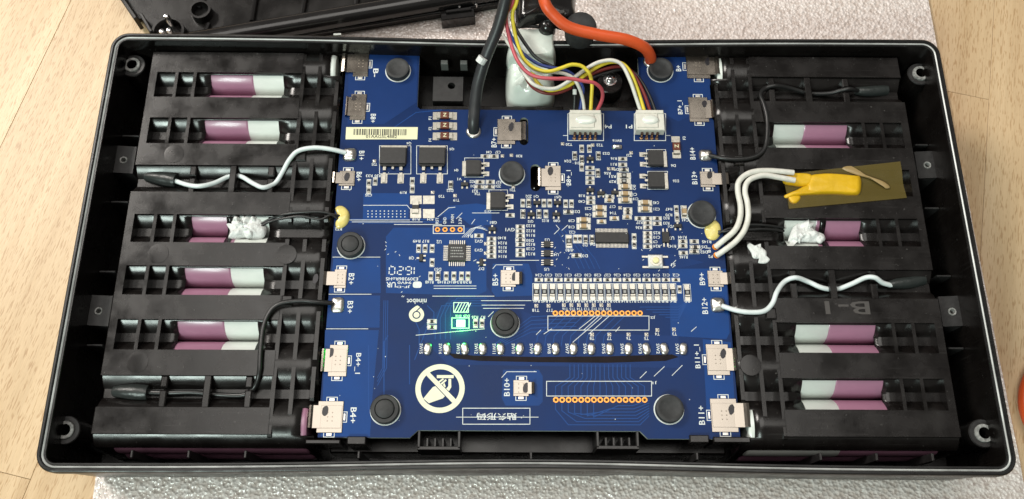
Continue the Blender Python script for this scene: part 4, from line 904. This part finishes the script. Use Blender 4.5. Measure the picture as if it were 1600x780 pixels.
# nickel tabs: foot soldered to the board, ears, arm folding over the edge
def tab(x0, y0, x1, y1, side, arm, ears, dots=True, ink=None):
    a = U(x0, y1, ZB + .5); b = U(x1, y0, ZB + .5); cx, cy = (a[0] + b[0]) / 2, (a[1] + b[1]) / 2; W_, H_ = b[0] - a[0], b[1] - a[1]
    q = MB(); q.box(cx, cy, ZB + .1, ZB + .42, W_, H_, ch=.08); q.box(cx, cy, ZB + .42, ZB + .62, W_ * .92, H_ * .72, ch=.06)
    t = q.build('nickel_tab', M['nickel'], bd)
    # arm: strip from the foot's edge, arching and going down
    s = side; x = cx + s * W_ / 2; ah = H_ * .72; L_ = arm / 4.15
    prof = [(x - s * 1.2, ZB + .66), (x + s * L_ * .45, ZB + .75), (x + s * L_ * .62, ZB + 1.5), (x + s * L_ * .80, ZB + 1.3), (x + s * L_ * .95, ZB - .4), (x + s * L_, ZB - 5)]
    q = MB(); V = []
    for px_, z in prof: V += [(px_, cy - ah / 2, z), (px_, cy + ah / 2, z)]
    F = [(2 * i, 2 * i + 1, 2 * i + 3, 2 * i + 2) if s < 0 else (2 * i, 2 * i + 2, 2 * i + 3, 2 * i + 1) for i in range(len(prof) - 1)]
    q.add(V, F); ao = q.build('arm', M['nickel'], t); sm = ao.modifiers.new('thickness', 'SOLIDIFY'); sm.thickness = .0002; sm.offset = 0
    for e in ears:
        if e == 'n': ex, ey, ew, eh = cx + .2, cy + H_ / 2 + .6, 3.4, 1.3
        elif e == 's': ex, ey, ew, eh = cx, cy - H_ / 2 - .6, 3.4, 1.3
        else: ex, ey, ew, eh = cx - s * (W_ / 2 + .6), cy, 1.3, 3.2
        q = MB(); a1, b1 = ew / 2 + .2, eh / 2 + .25; q.line([(ex - a1, ey - b1), (ex + a1, ey - b1), (ex + a1, ey + b1), (ex - a1, ey + b1), (ex - a1, ey - b1)], .26, ZB + .085, mi=1); q.box(ex, ey, ZB + .02, ZB + .26, ew * .6, eh * .8, ch=.08); q.build('solder_ear', [M['solder'], M['silk']], t)
    if dots:
        q = MB()
        for i in (-1, 1):
            for j in (-1, 0, 1): q.lathe(cx + i * .85, cy + j * 1.5, [(.26, ZB + .60), (.24, ZB + .70), (.1, ZB + .71)], 8)
        q.build('weld_dot', M['dimple'], t)
    if ink:
        x, y = U(ink[0], ink[1], ZB + .75); q = MB(); rr = random.Random(x0)
        q.prism([(x + (1.15 + .3 * rr.random()) * math.cos(k * .52) * .85 + .5 * math.sin(k * .52) * .4, y + (1.7 + .4 * rr.random()) * math.sin(k * .52) * (ink[2] if len(ink) > 2 else 1)) for k in range(12)], ZB + .6, ZB + .79); q.build('ink_mark', M['ink'], t)
tab(551, 80, 577, 119, -1, 24, 'nsi', ink=(545, 92)); tab(546, 147, 573, 187, -1, 9, 'nsi', ink=(553, 153, .7)); tab(529, 267, 555, 290, -1, 12, 'ns', False, (542, 276)); tab(521, 421, 542, 450, -1, 26, 'ns', True, (493, 436))
tab(512, 539, 544, 588, -1, 13, 'nsi', ink=(517, 551)); tab(494, 627, 537, 676, -1, 15, 'nsi', ink=(508, 642))
tab(1074, 85, 1107, 122, 1, 20, 'nsi', ink=(1106, 96)); tab(1078, 152, 1105, 190, 1, 10, 'nsi', ink=(1101, 162, .8)); tab(1095, 268, 1116, 292, 1, 27, 'ns', False, (1109, 273, .8)); tab(1107, 423, 1129, 448, 1, 14, 'ns')
tab(1106, 538, 1137, 586, 1, 14, 'nsi', ink=(1130, 553)); tab(1113, 623, 1150, 675, 1, 22, 'nsi', ink=(1143, 640))
tab(777, 186, 805, 225, 1, 22, 'nsi', ink=(799, 198)); tab(852, 259, 876, 297, -1, 14, 'nsi', ink=(860, 267)); tab(782, 422, 806, 448, 1, 12, 'ns', True, (804, 432)); tab(802, 594, 826, 619, 1, 10, 'ns', True, (822, 606))
# wire connectors
def connector(px, w_, pins, label):
    x, y = U(px, 190, ZB + 4); q = MB(); L_ = w_ / 4.15
    q.box(0, 0.2, 0, 4.2, L_, 8.2, ch=.3); q.box(0, 4.2, .4, 4.6, L_ - .6, 1.6, ch=.2); q.box(-L_ * .1, .2, 4.2, 4.6, L_ * .74, 6.4, ch=.25)
    t = place('connector', q.mesh('connector_body', M['nylon']), bd, x, y, ZB + .02)
    for i in range(pins):
        q = MB(); xx = (i - (pins - 1) / 2) * 2.1 - .2; q.box(xx, -4.5, .9, 2.6, .7, .9, mi=1, ch=.1); q.tube([(xx, -4.2, 1.8), (xx, -5.2, 1.2), (xx, -5.6, .2)], .42, 6, smooth=3); q.lathe(xx, -5.6, [(.75, 0), (.6, .3), (.3, .5)], 9)
        place('pin', q.mesh('connector_pin', [mat('brass_pin', (.70, .42, .22), .3, metal=1) if 'brass_pin' not in bpy.data.materials else bpy.data.materials['brass_pin'], M['hole']]), t, 0, 0, 0, local=True)
    q = MB(); q.pillow([((4.2 if pins == 5 else 3.4) * math.cos(k * .5236) , .5 + 2.1 * math.sin(k * .5236)) for k in range(12)], 4.5, .8, rings=6, flat=.35); place('glue_drop', q.mesh('connector_glue', M['glueclear'], smooth=True), t, 0, 0, 0, local=True)
connector(915, 54, 5, ''); connector(1016, 48, 4, '')
# yellow glue over the sensor wires, orange wire pads, cable ferrules
for poly, h in (([(524, 325), (535, 322), (545, 331), (546, 343), (540, 353), (528, 358), (524, 350), (528, 340)], 1.6), ([(1101, 357), (1106, 347), (1117, 344), (1125, 352), (1126, 365), (1118, 375), (1107, 374), (1102, 366)], 1.4)):
    q = MB(); q.pillow(UP(poly, ZB), ZB, h, bump=.35, seed=2, rings=6); q.build('glue_drop', M['yellowglue'], bd, smooth=True)
for px, py in ((1118, 386), (1120, 399)):
    x, y = U(px, py, ZB); q = MB(); q.prism(circ(x, y, 1.3, 14), ZB + .03, ZB + .12); q.lathe(x, y, [(1.1, ZB + .1), (.9, ZB + .7), (.4, ZB + 1.1)], 12); q.build('wire_pad', M['gold'], bd)
for px, py in ((740, 206), (1016, 96)):
    x, y = U(px, py, ZB); q = MB(); q.lathe(x, y, [(3.1, ZB + .02), (2.9, ZB + .5), (2.4, ZB + .9)], 20); q.build('cable_solder_ring', M['solder'], bd, smooth=True)

# ------------------------------------------------------------------ wires and cables
def path(pts): return [(*U(x, y, z), z) for x, y, z in pts]
def wire(name, pts, r, m, label, cat='wire', group=None, n=10):
    q = MB(); q.tube(path(pts), r, n); o = q.build(name, m, smooth=True); return tag(o, label, cat, group)
def sub_tube(parent, name, pts, r, m, taper=None):
    q = MB(); q.tube(path(pts), r, 12, taper=taper); return q.build(name, m, parent, smooth=True)
c = wire('power_cable', [(840, -330, -40), (826, -240, -20), (812, -150, 15), (801, -60, 26), (793, -15, 24), (779, 40, 16), (759, 90, 8), (747, 130, 2), (742, 165, -2), (740, 190, -4.5), (740, 206, -8)], 2.35, M['blackcable'], 'thick black power cable soldered to the board beside the brown fuses', 'cable', n=18)
x, y = U(752, 97, 8); q = MB(); q.tube(path([(755, 90, 10.2), (750, 98, 8.7)]), 2.0, 12, smooth=1); q.build('white_mark', M['paste'], c)
wire('power_cable', [(800, -330, -40), (815, -240, -22), (835, -140, 8), (845, -50, 18), (850, 0, 17), (865, 24, 14), (890, 43, 11), (933, 54, 9), (978, 62, 7), (1006, 74, 3), (1016, 88, -3), (1016, 96, -8)], 2.35, M['orange'], 'thick orange power cable soldered to the board beside a rubber foot', 'cable', n=18)
wire('thin_wire', [(820, -280, -36), (815, -180, 0), (808, -60, 20), (802, 0, 20), (792, 20, 17), (791, 34, 15), (795, 56, 13), (803, 82, 12), (812, 100, 12), (825, 114, 11), (842, 121, 11), (866, 123, 11), (890, 123, 10), (914, 127, 9), (929, 130, 8), (940, 140, 5), (941, 155, 0), (933, 173, -5)], .75, M['wirepink'], 'rose red thin wire sweeping over the glue to the five pin connector')
wire('thin_wire', [(832, -280, -36), (824, -180, 0), (815, -60, 20), (808, 0, 20), (801, 20, 17), (803, 44, 14), (809, 69, 11), (818, 91, 9), (831, 104, 8), (848, 111, 8), (862, 111, 8), (878, 106, 8), (894, 101, 8), (910, 104, 7), (921, 116, 5), (925, 133, 2), (924, 155, -2), (923, 173, -5)], .75, M['wireyellow'], 'yellow thin wire looping to the five pin connector')
wire('thin_wire', [(778, 58, 4), (785, 54, 6), (794, 68, 6), (806, 84, 6), (815, 96, 6), (826, 105, 6), (839, 113, 6), (863, 113, 6), (881, 115, 6), (894, 121, 5), (903, 133, 3), (910, 152, -1), (913, 173, -5)], .7, M['wirecream'], 'white thin wire running to the middle of the five pin connector')
wire('thin_wire', [(788, 30, 8), (797, 53, 8), (806, 69, 7), (819, 85, 6), (839, 99, 5), (857, 105, 5), (881, 109, 5), (895, 117, 4), (905, 127, 3), (911, 139, 1), (909, 155, -2), (906, 173, -5)], .7, M['wireblue'], 'dark blue thin wire running to the five pin connector')
c = wire('thin_wire', [(800, 30, 8), (807, 47, 8), (823, 72, 6), (839, 91, 4), (863, 104, 3), (881, 112, 2), (893, 125, 1), (898, 145, -1), (897, 173, -5)], .75, M['wireblack'], 'black thin wire running to the five pin connector')
sub_tube(c, 'worn_spot', [(898, 140, 0.2), (898, 148, -.6)], .85, M['paste'])
wire('thin_wire', [(812, 106, 1), (823, 121, 2), (834, 132, 3), (850, 138, 3), (869, 138, 3), (887, 128, 4), (903, 117, 4), (927, 101, 4), (945, 95, 4), (960, 95, 4), (973, 103, 3), (985, 127, 1), (993, 150, -2), (1001, 174, -5)], .78, M['wirecream'], 'white thin wire arching to the four pin connector')
wire('thin_wire', [(832, 110, 0), (838, 127, 0), (855, 141, 0), (878, 138, 1), (897, 129, 2), (915, 117, 2), (935, 104, 2), (955, 97, 2), (973, 100, 2), (986, 115, 1), (997, 142, -2), (1007, 174, -5)], .75, M['wireyellow'], 'yellow thin wire arching beside the white one to the four pin connector')
wire('thin_wire', [(820, 118, -2), (830, 134, -2), (846, 144, -2), (866, 146, -2), (886, 140, -1), (905, 128, 0), (925, 116, 0), (945, 108, 0), (965, 104, 0), (981, 107, 0), (995, 124, -1), (1007, 148, -3), (1016, 174, -5)], .72, M['wirered'], 'dark red thin wire arching to the four pin connector')
wire('thin_wire', [(905, 134, -3), (930, 120, -2), (955, 112, -2), (975, 108, -2), (992, 115, -2), (1005, 132, -3), (1016, 153, -4), (1024, 174, -5)], .7, M['wireblack'], 'black thin wire arching behind the red one to the four pin connector')
# sense wires over the holders
c = wire('sense_wire', [(541, 239, -6.6), (515, 233, -4.6), (490, 231, -4.0), (466, 236, -4.0), (452, 250, -5), (441, 270, -7), (430, 286, -8), (412, 293, -6.0), (396, 287, -6.4), (377, 276, -8.5), (360, 275, -10), (335, 286, -8), (312, 291, -6.0), (293, 289, -7), (272, 282, -9.5)], .92, M['wirewhite'], 'white sense wire from B1+ weaving through the holder clips')
sub_tube(c, 'shrink_sleeve', [(228, 276, -10.5), (245, 278, -10), (262, 281, -10), (276, 283, -9.5)], 2.3, M['sleeve'], lambda t: .75 + .5 * math.sin(t * 2.2))
c = wire('sense_wire', [(520, 474, -6.6), (495, 472, -4.6), (470, 470, -4.0), (440, 474, -4.0), (423, 486, -4.4), (412, 510, -4.6), (407, 550, -4.6), (405, 583, -5.0), (398, 604, -8), (382, 617, -9), (345, 617, -10), (300, 613, -9), (265, 614, -9), (228, 613, -10)], .92, M['wireblack'], 'black sense wire from B3+ bending down into the holder slot')
sub_tube(c, 'shrink_sleeve', [(178, 612, -10.5), (195, 612, -10), (215, 613, -10), (232, 614, -10)], 2.4, M['sleeve'], lambda t: .75 + .5 * math.sin(t * 2.2))
c = wire('sense_wire', [(1128, 478, -6.6), (1150, 485, -5), (1172, 488, -4.6), (1194, 486, -4.6), (1207, 474, -4.8), (1214, 456, -5), (1226, 440, -7), (1243, 434, -6.2), (1262, 440, -8.6), (1285, 450, -8.6), (1307, 452, -9.8), (1330, 444, -8), (1352, 434, -7), (1367, 434, -6.2), (1379, 442, -8), (1393, 446, -9.5)], .95, M['wirewhite'], 'white sense wire from B12+ weaving through the holder clips')
sub_tube(c, 'shrink_sleeve', [(1388, 445, -9.8), (1402, 443, -10), (1420, 441, -10.5), (1442, 436, -11)], 2.2, M['sleeve'], lambda t: .6 + .55 * math.sin(t * 2.0))
c = wire('sense_wire', [(1108, 243, -6.6), (1128, 247, -5), (1150, 249, -4.6), (1172, 247, -4.6), (1188, 240, -4.6), (1197, 225, -4.6), (1199, 190, -4.6), (1194, 165, -4.8), (1188, 148, -6), (1196, 138, -7), (1212, 134, -6.2), (1235, 138, -8.5), (1265, 146, -9.8), (1295, 146, -9), (1315, 141, -7), (1328, 139, -6.2), (1340, 142, -9)], .9, M['wireblack'], 'black sense wire from B14+ running up the holder')
sub_tube(c, 'shrink_sleeve', [(1336, 142, -10), (1355, 143, -10.3), (1385, 141, -11)], 2.2, M['sleeve'], lambda t: .6 + .5 * math.sin(t * 2.0))
for i, pts in enumerate(([(532, 338, -7.2), (520, 335, -6), (500, 331, -5), (470, 332, -5), (445, 335, -6), (425, 341, -8), (408, 350, -9)], [(530, 344, -7.2), (517, 336, -5.6), (500, 343, -5.2), (470, 338, -5.4), (440, 342, -7), (420, 347, -8.6), (408, 354, -9)])):
    wire('sensor_wire', pts, .5, M['wireblack'], 'thin black sensor wire from the yellow glue to white paste by B2+', 'wire', 'thin black sensor wires')
for i, pts in enumerate(([(1122, 362, -7.2), (1140, 361, -6), (1165, 352, -5.6), (1195, 352, -6), (1225, 356, -8)], [(1122, 366, -7.2), (1140, 357, -6), (1165, 359, -5.6), (1195, 358, -6), (1225, 361, -8)])):
    wire('sensor_wire', pts, .5, M['wireblack'], 'thin black sensor wire passing under the two white leads', 'wire', 'thin black sensor wires at the taped holder')
wire('thermistor_lead', [(1118, 386, -7.2), (1130, 376, -5), (1148, 360, -3.5), (1156, 342, -3.2), (1157, 322, -3.2), (1153, 300, -3.2), (1154, 285, -3.2), (1164, 274, -3.2), (1180, 268, -3.4), (1205, 267, -3.8), (1240, 270, -4.4)], 1.12, M['wirecream'], 'off white lead joining the yellow block to the upper orange pad', 'wire')
wire('thermistor_lead', [(1120, 399, -7.2), (1132, 391, -5), (1150, 377, -3.6), (1163, 360, -3.2), (1169, 340, -3.2), (1168, 318, -3.2), (1164, 300, -3.2), (1167, 286, -3.2), (1177, 278, -3.3), (1195, 274, -3.5), (1215, 277, -3.9), (1242, 282, -4.4)], 1.12, M['wirecream'], 'off white lead joining the yellow block to the lower orange pad', 'wire')
# stray orange cable on the foam past the case
q = MB(); q.tube([(*U(1625, 560, -40), -40), (*U(1606, 595, -40), -40), (*U(1600, 625, -40), -40), (*U(1606, 655, -40), -40), (*U(1625, 690, -40), -40)], 2.3, 14); tag(q.build('loose_cable', M['orange'], smooth=True), 'bend of orange cable lying on the surface beside the case', 'cable')

# ------------------------------------------------------------------ tape, potting, glue and paste
tp = UP([(1225, 272), (1312, 259), (1407, 252), (1417, 309), (1325, 318), (1233, 326)], -5.4); q = MB(); n = 24; V = []
A, B, C_, D = Vector(tp[0]), Vector(tp[2]), Vector(tp[3]), Vector(tp[5])
for j in range(13):
    for i in range(n + 1):
        u, v = i / n, j / 12; p = (A * (1 - u) + B * u) * (1 - v) + (D * (1 - u) + C_ * u) * v
        V.append((p.x, p.y, -5.62 - .9 * math.exp(-((p.y - VY[2]) / 3.4) ** 2) + .22 * abs(noise.noise(Vector((p.x * .15, p.y * .3, 1))))))
q.add(V, [(j * (n + 1) + i, j * (n + 1) + i + n + 1, j * (n + 1) + i + n + 2, j * (n + 1) + i + 1) for j in range(12) for i in range(n)])
o = q.build('amber_tape', M['tape'], smooth=True); tag(o, 'clear amber tape strip stuck over the yellow block on the holder', 'tape')
q = MB()
q.pillow(UP([(1268, 272), (1300, 270), (1335, 273), (1346, 275), (1348, 288), (1345, 301), (1335, 304), (1300, 302), (1268, 303), (1258, 298), (1262, 284)], -5.0), -6.8, 2.5, bump=.12, seed=4, rings=7, flat=.75)
q.pillow(UP([(1224, 267), (1245, 269), (1268, 271), (1275, 284), (1262, 290), (1240, 288), (1226, 284)], -5.2), -6.8, 1.9, bump=.3, seed=5, rings=6, flat=.6)
q.pillow(UP([(1226, 304), (1245, 296), (1262, 288), (1280, 292), (1282, 302), (1262, 304), (1240, 307), (1228, 309)], -5.2), -6.8, 2.0, bump=.3, seed=6, rings=6, flat=.55)
q.pillow(UP([(1232, 306), (1242, 304), (1252, 306), (1250, 313), (1243, 318), (1235, 315)], -5.3), -6.4, 1.3, bump=.2, seed=7, rings=5, flat=.5)
o = q.build('potted_block', M['yellowpot'], smooth=True); tag(o, 'bright yellow potted sensor block under the amber tape', 'sensor block')
q = MB(); q.pillow(UP([(1316, 263), (1330, 259), (1342, 269), (1360, 276), (1382, 284), (1391, 292), (1384, 294), (1376, 286), (1357, 278), (1338, 273)], -5.2), -5.5, .5, bump=.4, seed=9, rings=4, flat=.4); o2 = q.build('glue_thread', mat('dried_glue', (.30, .21, .09), .3), smooth=True); tag(o2, 'thin dried glue thread on the amber tape', 'glue')
def paste(poly, h, z0, seed, label, lumps=16):
    q = MB(); q.pillow(UP(poly, z0 + .6), z0, h, bump=.8, seed=seed, rings=8, flat=.30)
    rr = random.Random(seed); cx = sum(p[0] for p in poly) / len(poly); cy = sum(p[1] for p in poly) / len(poly)
    for k in range(lumps):
        t = rr.random() * 6.28; rad = rr.uniform(.1, .75); p = poly[rr.randrange(len(poly))]; x = cx + (p[0] - cx) * rad; y = cy + (p[1] - cy) * rad; s_ = rr.uniform(3, 8)
        q.pillow(UP([(x + s_ * rr.uniform(.5, 1.3) * math.cos(a * .9 + t), y + s_ * rr.uniform(.4, 1.1) * math.sin(a * .9 + t)) for a in range(7)], z0 + h), z0 + h * .45, h * rr.uniform(.45, .95), bump=.6, seed=k, rings=4)
    tag(q.build('silicone_smear', M['paste'], smooth=50), label, 'silicone smear')
paste([(353, 350), (360, 354), (362, 336), (366, 349), (376, 346), (381, 333), (393, 331), (404, 334), (411, 344), (416, 357), (413, 369), (403, 374), (390, 373), (382, 371), (366, 374), (356, 372), (360, 362)], 2.6, -10.0, 3, 'crumbly white silicone smear in the holder slot near B2+')
paste([(1232, 375), (1240, 354), (1254, 345), (1264, 335), (1264, 345), (1275, 346), (1268, 352), (1276, 362), (1288, 366), (1289, 376), (1272, 379), (1255, 378), (1242, 380), (1237, 387), (1234, 378)], 2.0, -9.0, 5, 'ragged white silicone smear below the amber tape', 8)
paste([(1168, 384), (1172, 379), (1180, 383), (1189, 380), (1190, 385), (1198, 392), (1199, 400), (1204, 405), (1197, 411), (1185, 410), (1190, 404), (1178, 403), (1174, 394)], .8, -6.2, 8, 'small flat white silicone smear on the ribs beside the white leads', 2)
q = MB(); q.pillow(UP([(796, 50), (830, 46), (865, 50), (868, 70), (867, 100), (870, 125), (864, 142), (848, 152), (830, 156), (810, 155), (795, 143), (790, 120), (791, 85)], -6), -21.5, 17, bump=.10, seed=6, rings=9, flat=.62)
q.pillow(UP([(797, 46), (830, 44), (866, 46), (869, 62), (867, 88), (830, 92), (794, 88), (793, 62)], 0), -10, 11.2, bump=.06, seed=3, rings=7, flat=.78)
tag(q.build('silicone_blob', M['silicone'], smooth=True), 'large glossy white silicone blob sealing the cable entry behind the board', 'silicone blob')

# ------------------------------------------------------------------ cable grommet and lid behind the case
g = thing('cable_grommet', (*U(850, 20, 4), -2), 'glossy black cable grommet with a round knob sitting on the rear rim', 'grommet')
q = MB(); q.pillow(UP([(806, -40), (895, -40), (899, 10), (902, 32), (880, 40), (862, 34), (845, 30), (825, 34), (808, 36), (806, 10)], 4), 0.5, 8, rings=6, flat=.7, bump=.1, seed=1); q.build('body', M['gloss'], g, smooth=True)
x, y = U(855, 40, 3); q = MB(); q.lathe(x, y, [(3.7, -1), (3.6, 2), (2.8, 4), (1.4, 5), (.3, 5.2)], 20); q.build('nub', M['gloss'], g, smooth=True)
x, y = U(908, 38, 9); q = MB(); q.lathe(x, y, [(6.0, 0.3), (6.4, 4), (6.5, 7.5), (6.0, 8.8), (5.0, 9.4), (.5, 9.6)], 32); q.build('knob', M['rubber'], g, smooth=35)
x, y = U(868, 20, 9); q = MB(); q.box(*U(876, 18, 11), 6, 10.8, 3, 1.6, 20, ch=.2); q.build('metal_plate', M['lightplastic'], g)
q = MB(); q.tube(path([(806, 42, -1), (830, 41, 0), (852, 44, -.5)]), .8, 8); q.build('sealing_lip', M['rim'], g, smooth=True)
q = MB(); q.box(*U(829, 62, -3), -14, -5, 7.6, 2.6, -3, ch=.4); q.build('tongue', M['case'], g)

ld = thing('case_lid', (*U(450, 0, -40), ZP), 'black plastic case lid lying upside down behind the case', 'case lid')
# the lid lies on the sheet; its tray walls rise around a floor
fl = UP([(150, -95), (186, -6), (217, 38), (228, 30), (240, 52), (420, 66), (541, 49), (775, 12), (830, -95)], ZP)
q = MB(); q.prism(fl, ZP + .2, ZP + 2.6); q.build('floor', M['case'], ld)
def lwall(pts, z0, z1, t, name, m, zu=None):
    P = UP(pts, z1 if zu is None else zu)
    for a, b in zip(P[:-1], P[1:]):
        d = Vector(b) - Vector(a); L_ = d.length; ang_ = math.degrees(math.atan2(d.y, d.x)); q = MB(); q.box((a[0] + b[0]) / 2, (a[1] + b[1]) / 2, z0, z1, L_ + t * .6, t, ang_, ch=.3); q.build(name, m, ld)
lwall([(168, -40), (190, -3), (217, 37)], ZP + .3, ZP + 9, 1.8, 'side_wall', M['case'], ZP + 4); lwall([(225, 30), (240, 56)], ZP + .3, ZP + 8, 1.6, 'side_wall', M['rim'], ZP + 4)
lwall([(480, 57), (541, 48), (690, 25), (810, 5)], ZP + .3, ZP + 4.5, 1.4, 'front_wall', M['case'], ZP + 1)
q = MB(); q.tube([(*U(300, 66, -34), -34), (*U(560, 22, -34), -34), (*U(850, -27, -34), -34)], 4.6, 20, smooth=1); q.build('ridge', M['gloss'], ld, smooth=True)
q = MB(); q.tube([(*U(420, 62, -38), -38), (*U(600, 34, -38), -38), (*U(830, -4, -38), -38)], 1.0, 10, smooth=1); q.build('bead', M['gloss'], ld, smooth=True)
a = U(715, 21, -36); q = MB(); q.box(a[0], a[1], ZP + .4, -36, 15.8, 5.4, 9, ch=.3); q.box(a[0] + .5, a[1] + 1.2, -36, -34.8, 12, 1.6, 9, ch=.2); la = q.build('latch', M['gloss'], ld)
for px, py in ((718, 11), (744, 7)):
    b = U(px, py, -34.6); q = MB(); q.lathe(b[0], b[1], [(.7, -36), (.6, -34.3), (.2, -34.1)], 8); q.build('rivet', M['chrome'], la)
for px, py, r in ((262, 48, 7.5), (312, 14, 5.0)):
    b = U(px, py, -36); q = MB(); q.prism(circ(b[0], b[1], r, 28), ZP + 2.4, -36, holes=[circ(b[0], b[1], r - 1.1, 28)]); q.build('boss', M['case'], ld)
for px, py in ((252, 48), (263, 46), (259, 24)):
    b = U(px, py, -32); q = MB(); q.lathe(b[0], b[1], [(1.4, ZP + 2.4), (1.4, -33.0), (1.0, -32.0), (.3, -31.8)], 12); q.build('screw', M['chrome'], ld, smooth=30)
for p0, p1 in (((316, -12), (309, 10)), ((324, 34), (318, 50)), ((400, -20), (392, 30)), ((480, -30), (470, 25)), ((560, -40), (556, 5))):
    a, b = U(*p0, -38), U(*p1, -38); q = MB(); q.tube([(*a, -39.6), (*b, -39.6)], 1.2, 8, smooth=1); q.build('rib', M['gloss'], ld)
a = U(527, 53.5, -12); q = MB(); q.box(a[0], a[1], -14, -12, 3.2, .8, 4); q.tube([(a[0], a[1], -13), (a[0] - 1, a[1] + 3, -38), (a[0] - 1, a[1] + 3, ZP + 2)], .7, 8, smooth=1); q.build('bright_clip', M['whitewrap'], ld)
# engraved mark on the taped holder, upside down
TEXTS.clear(); q = MB(); text('B-1', 1324, 481, 21, 180, 70, q, ZF + .05, ZF); flush_text(); q.build('moulded_mark', mat('moulded_mark', (.055, .050, .047), .5), HR)
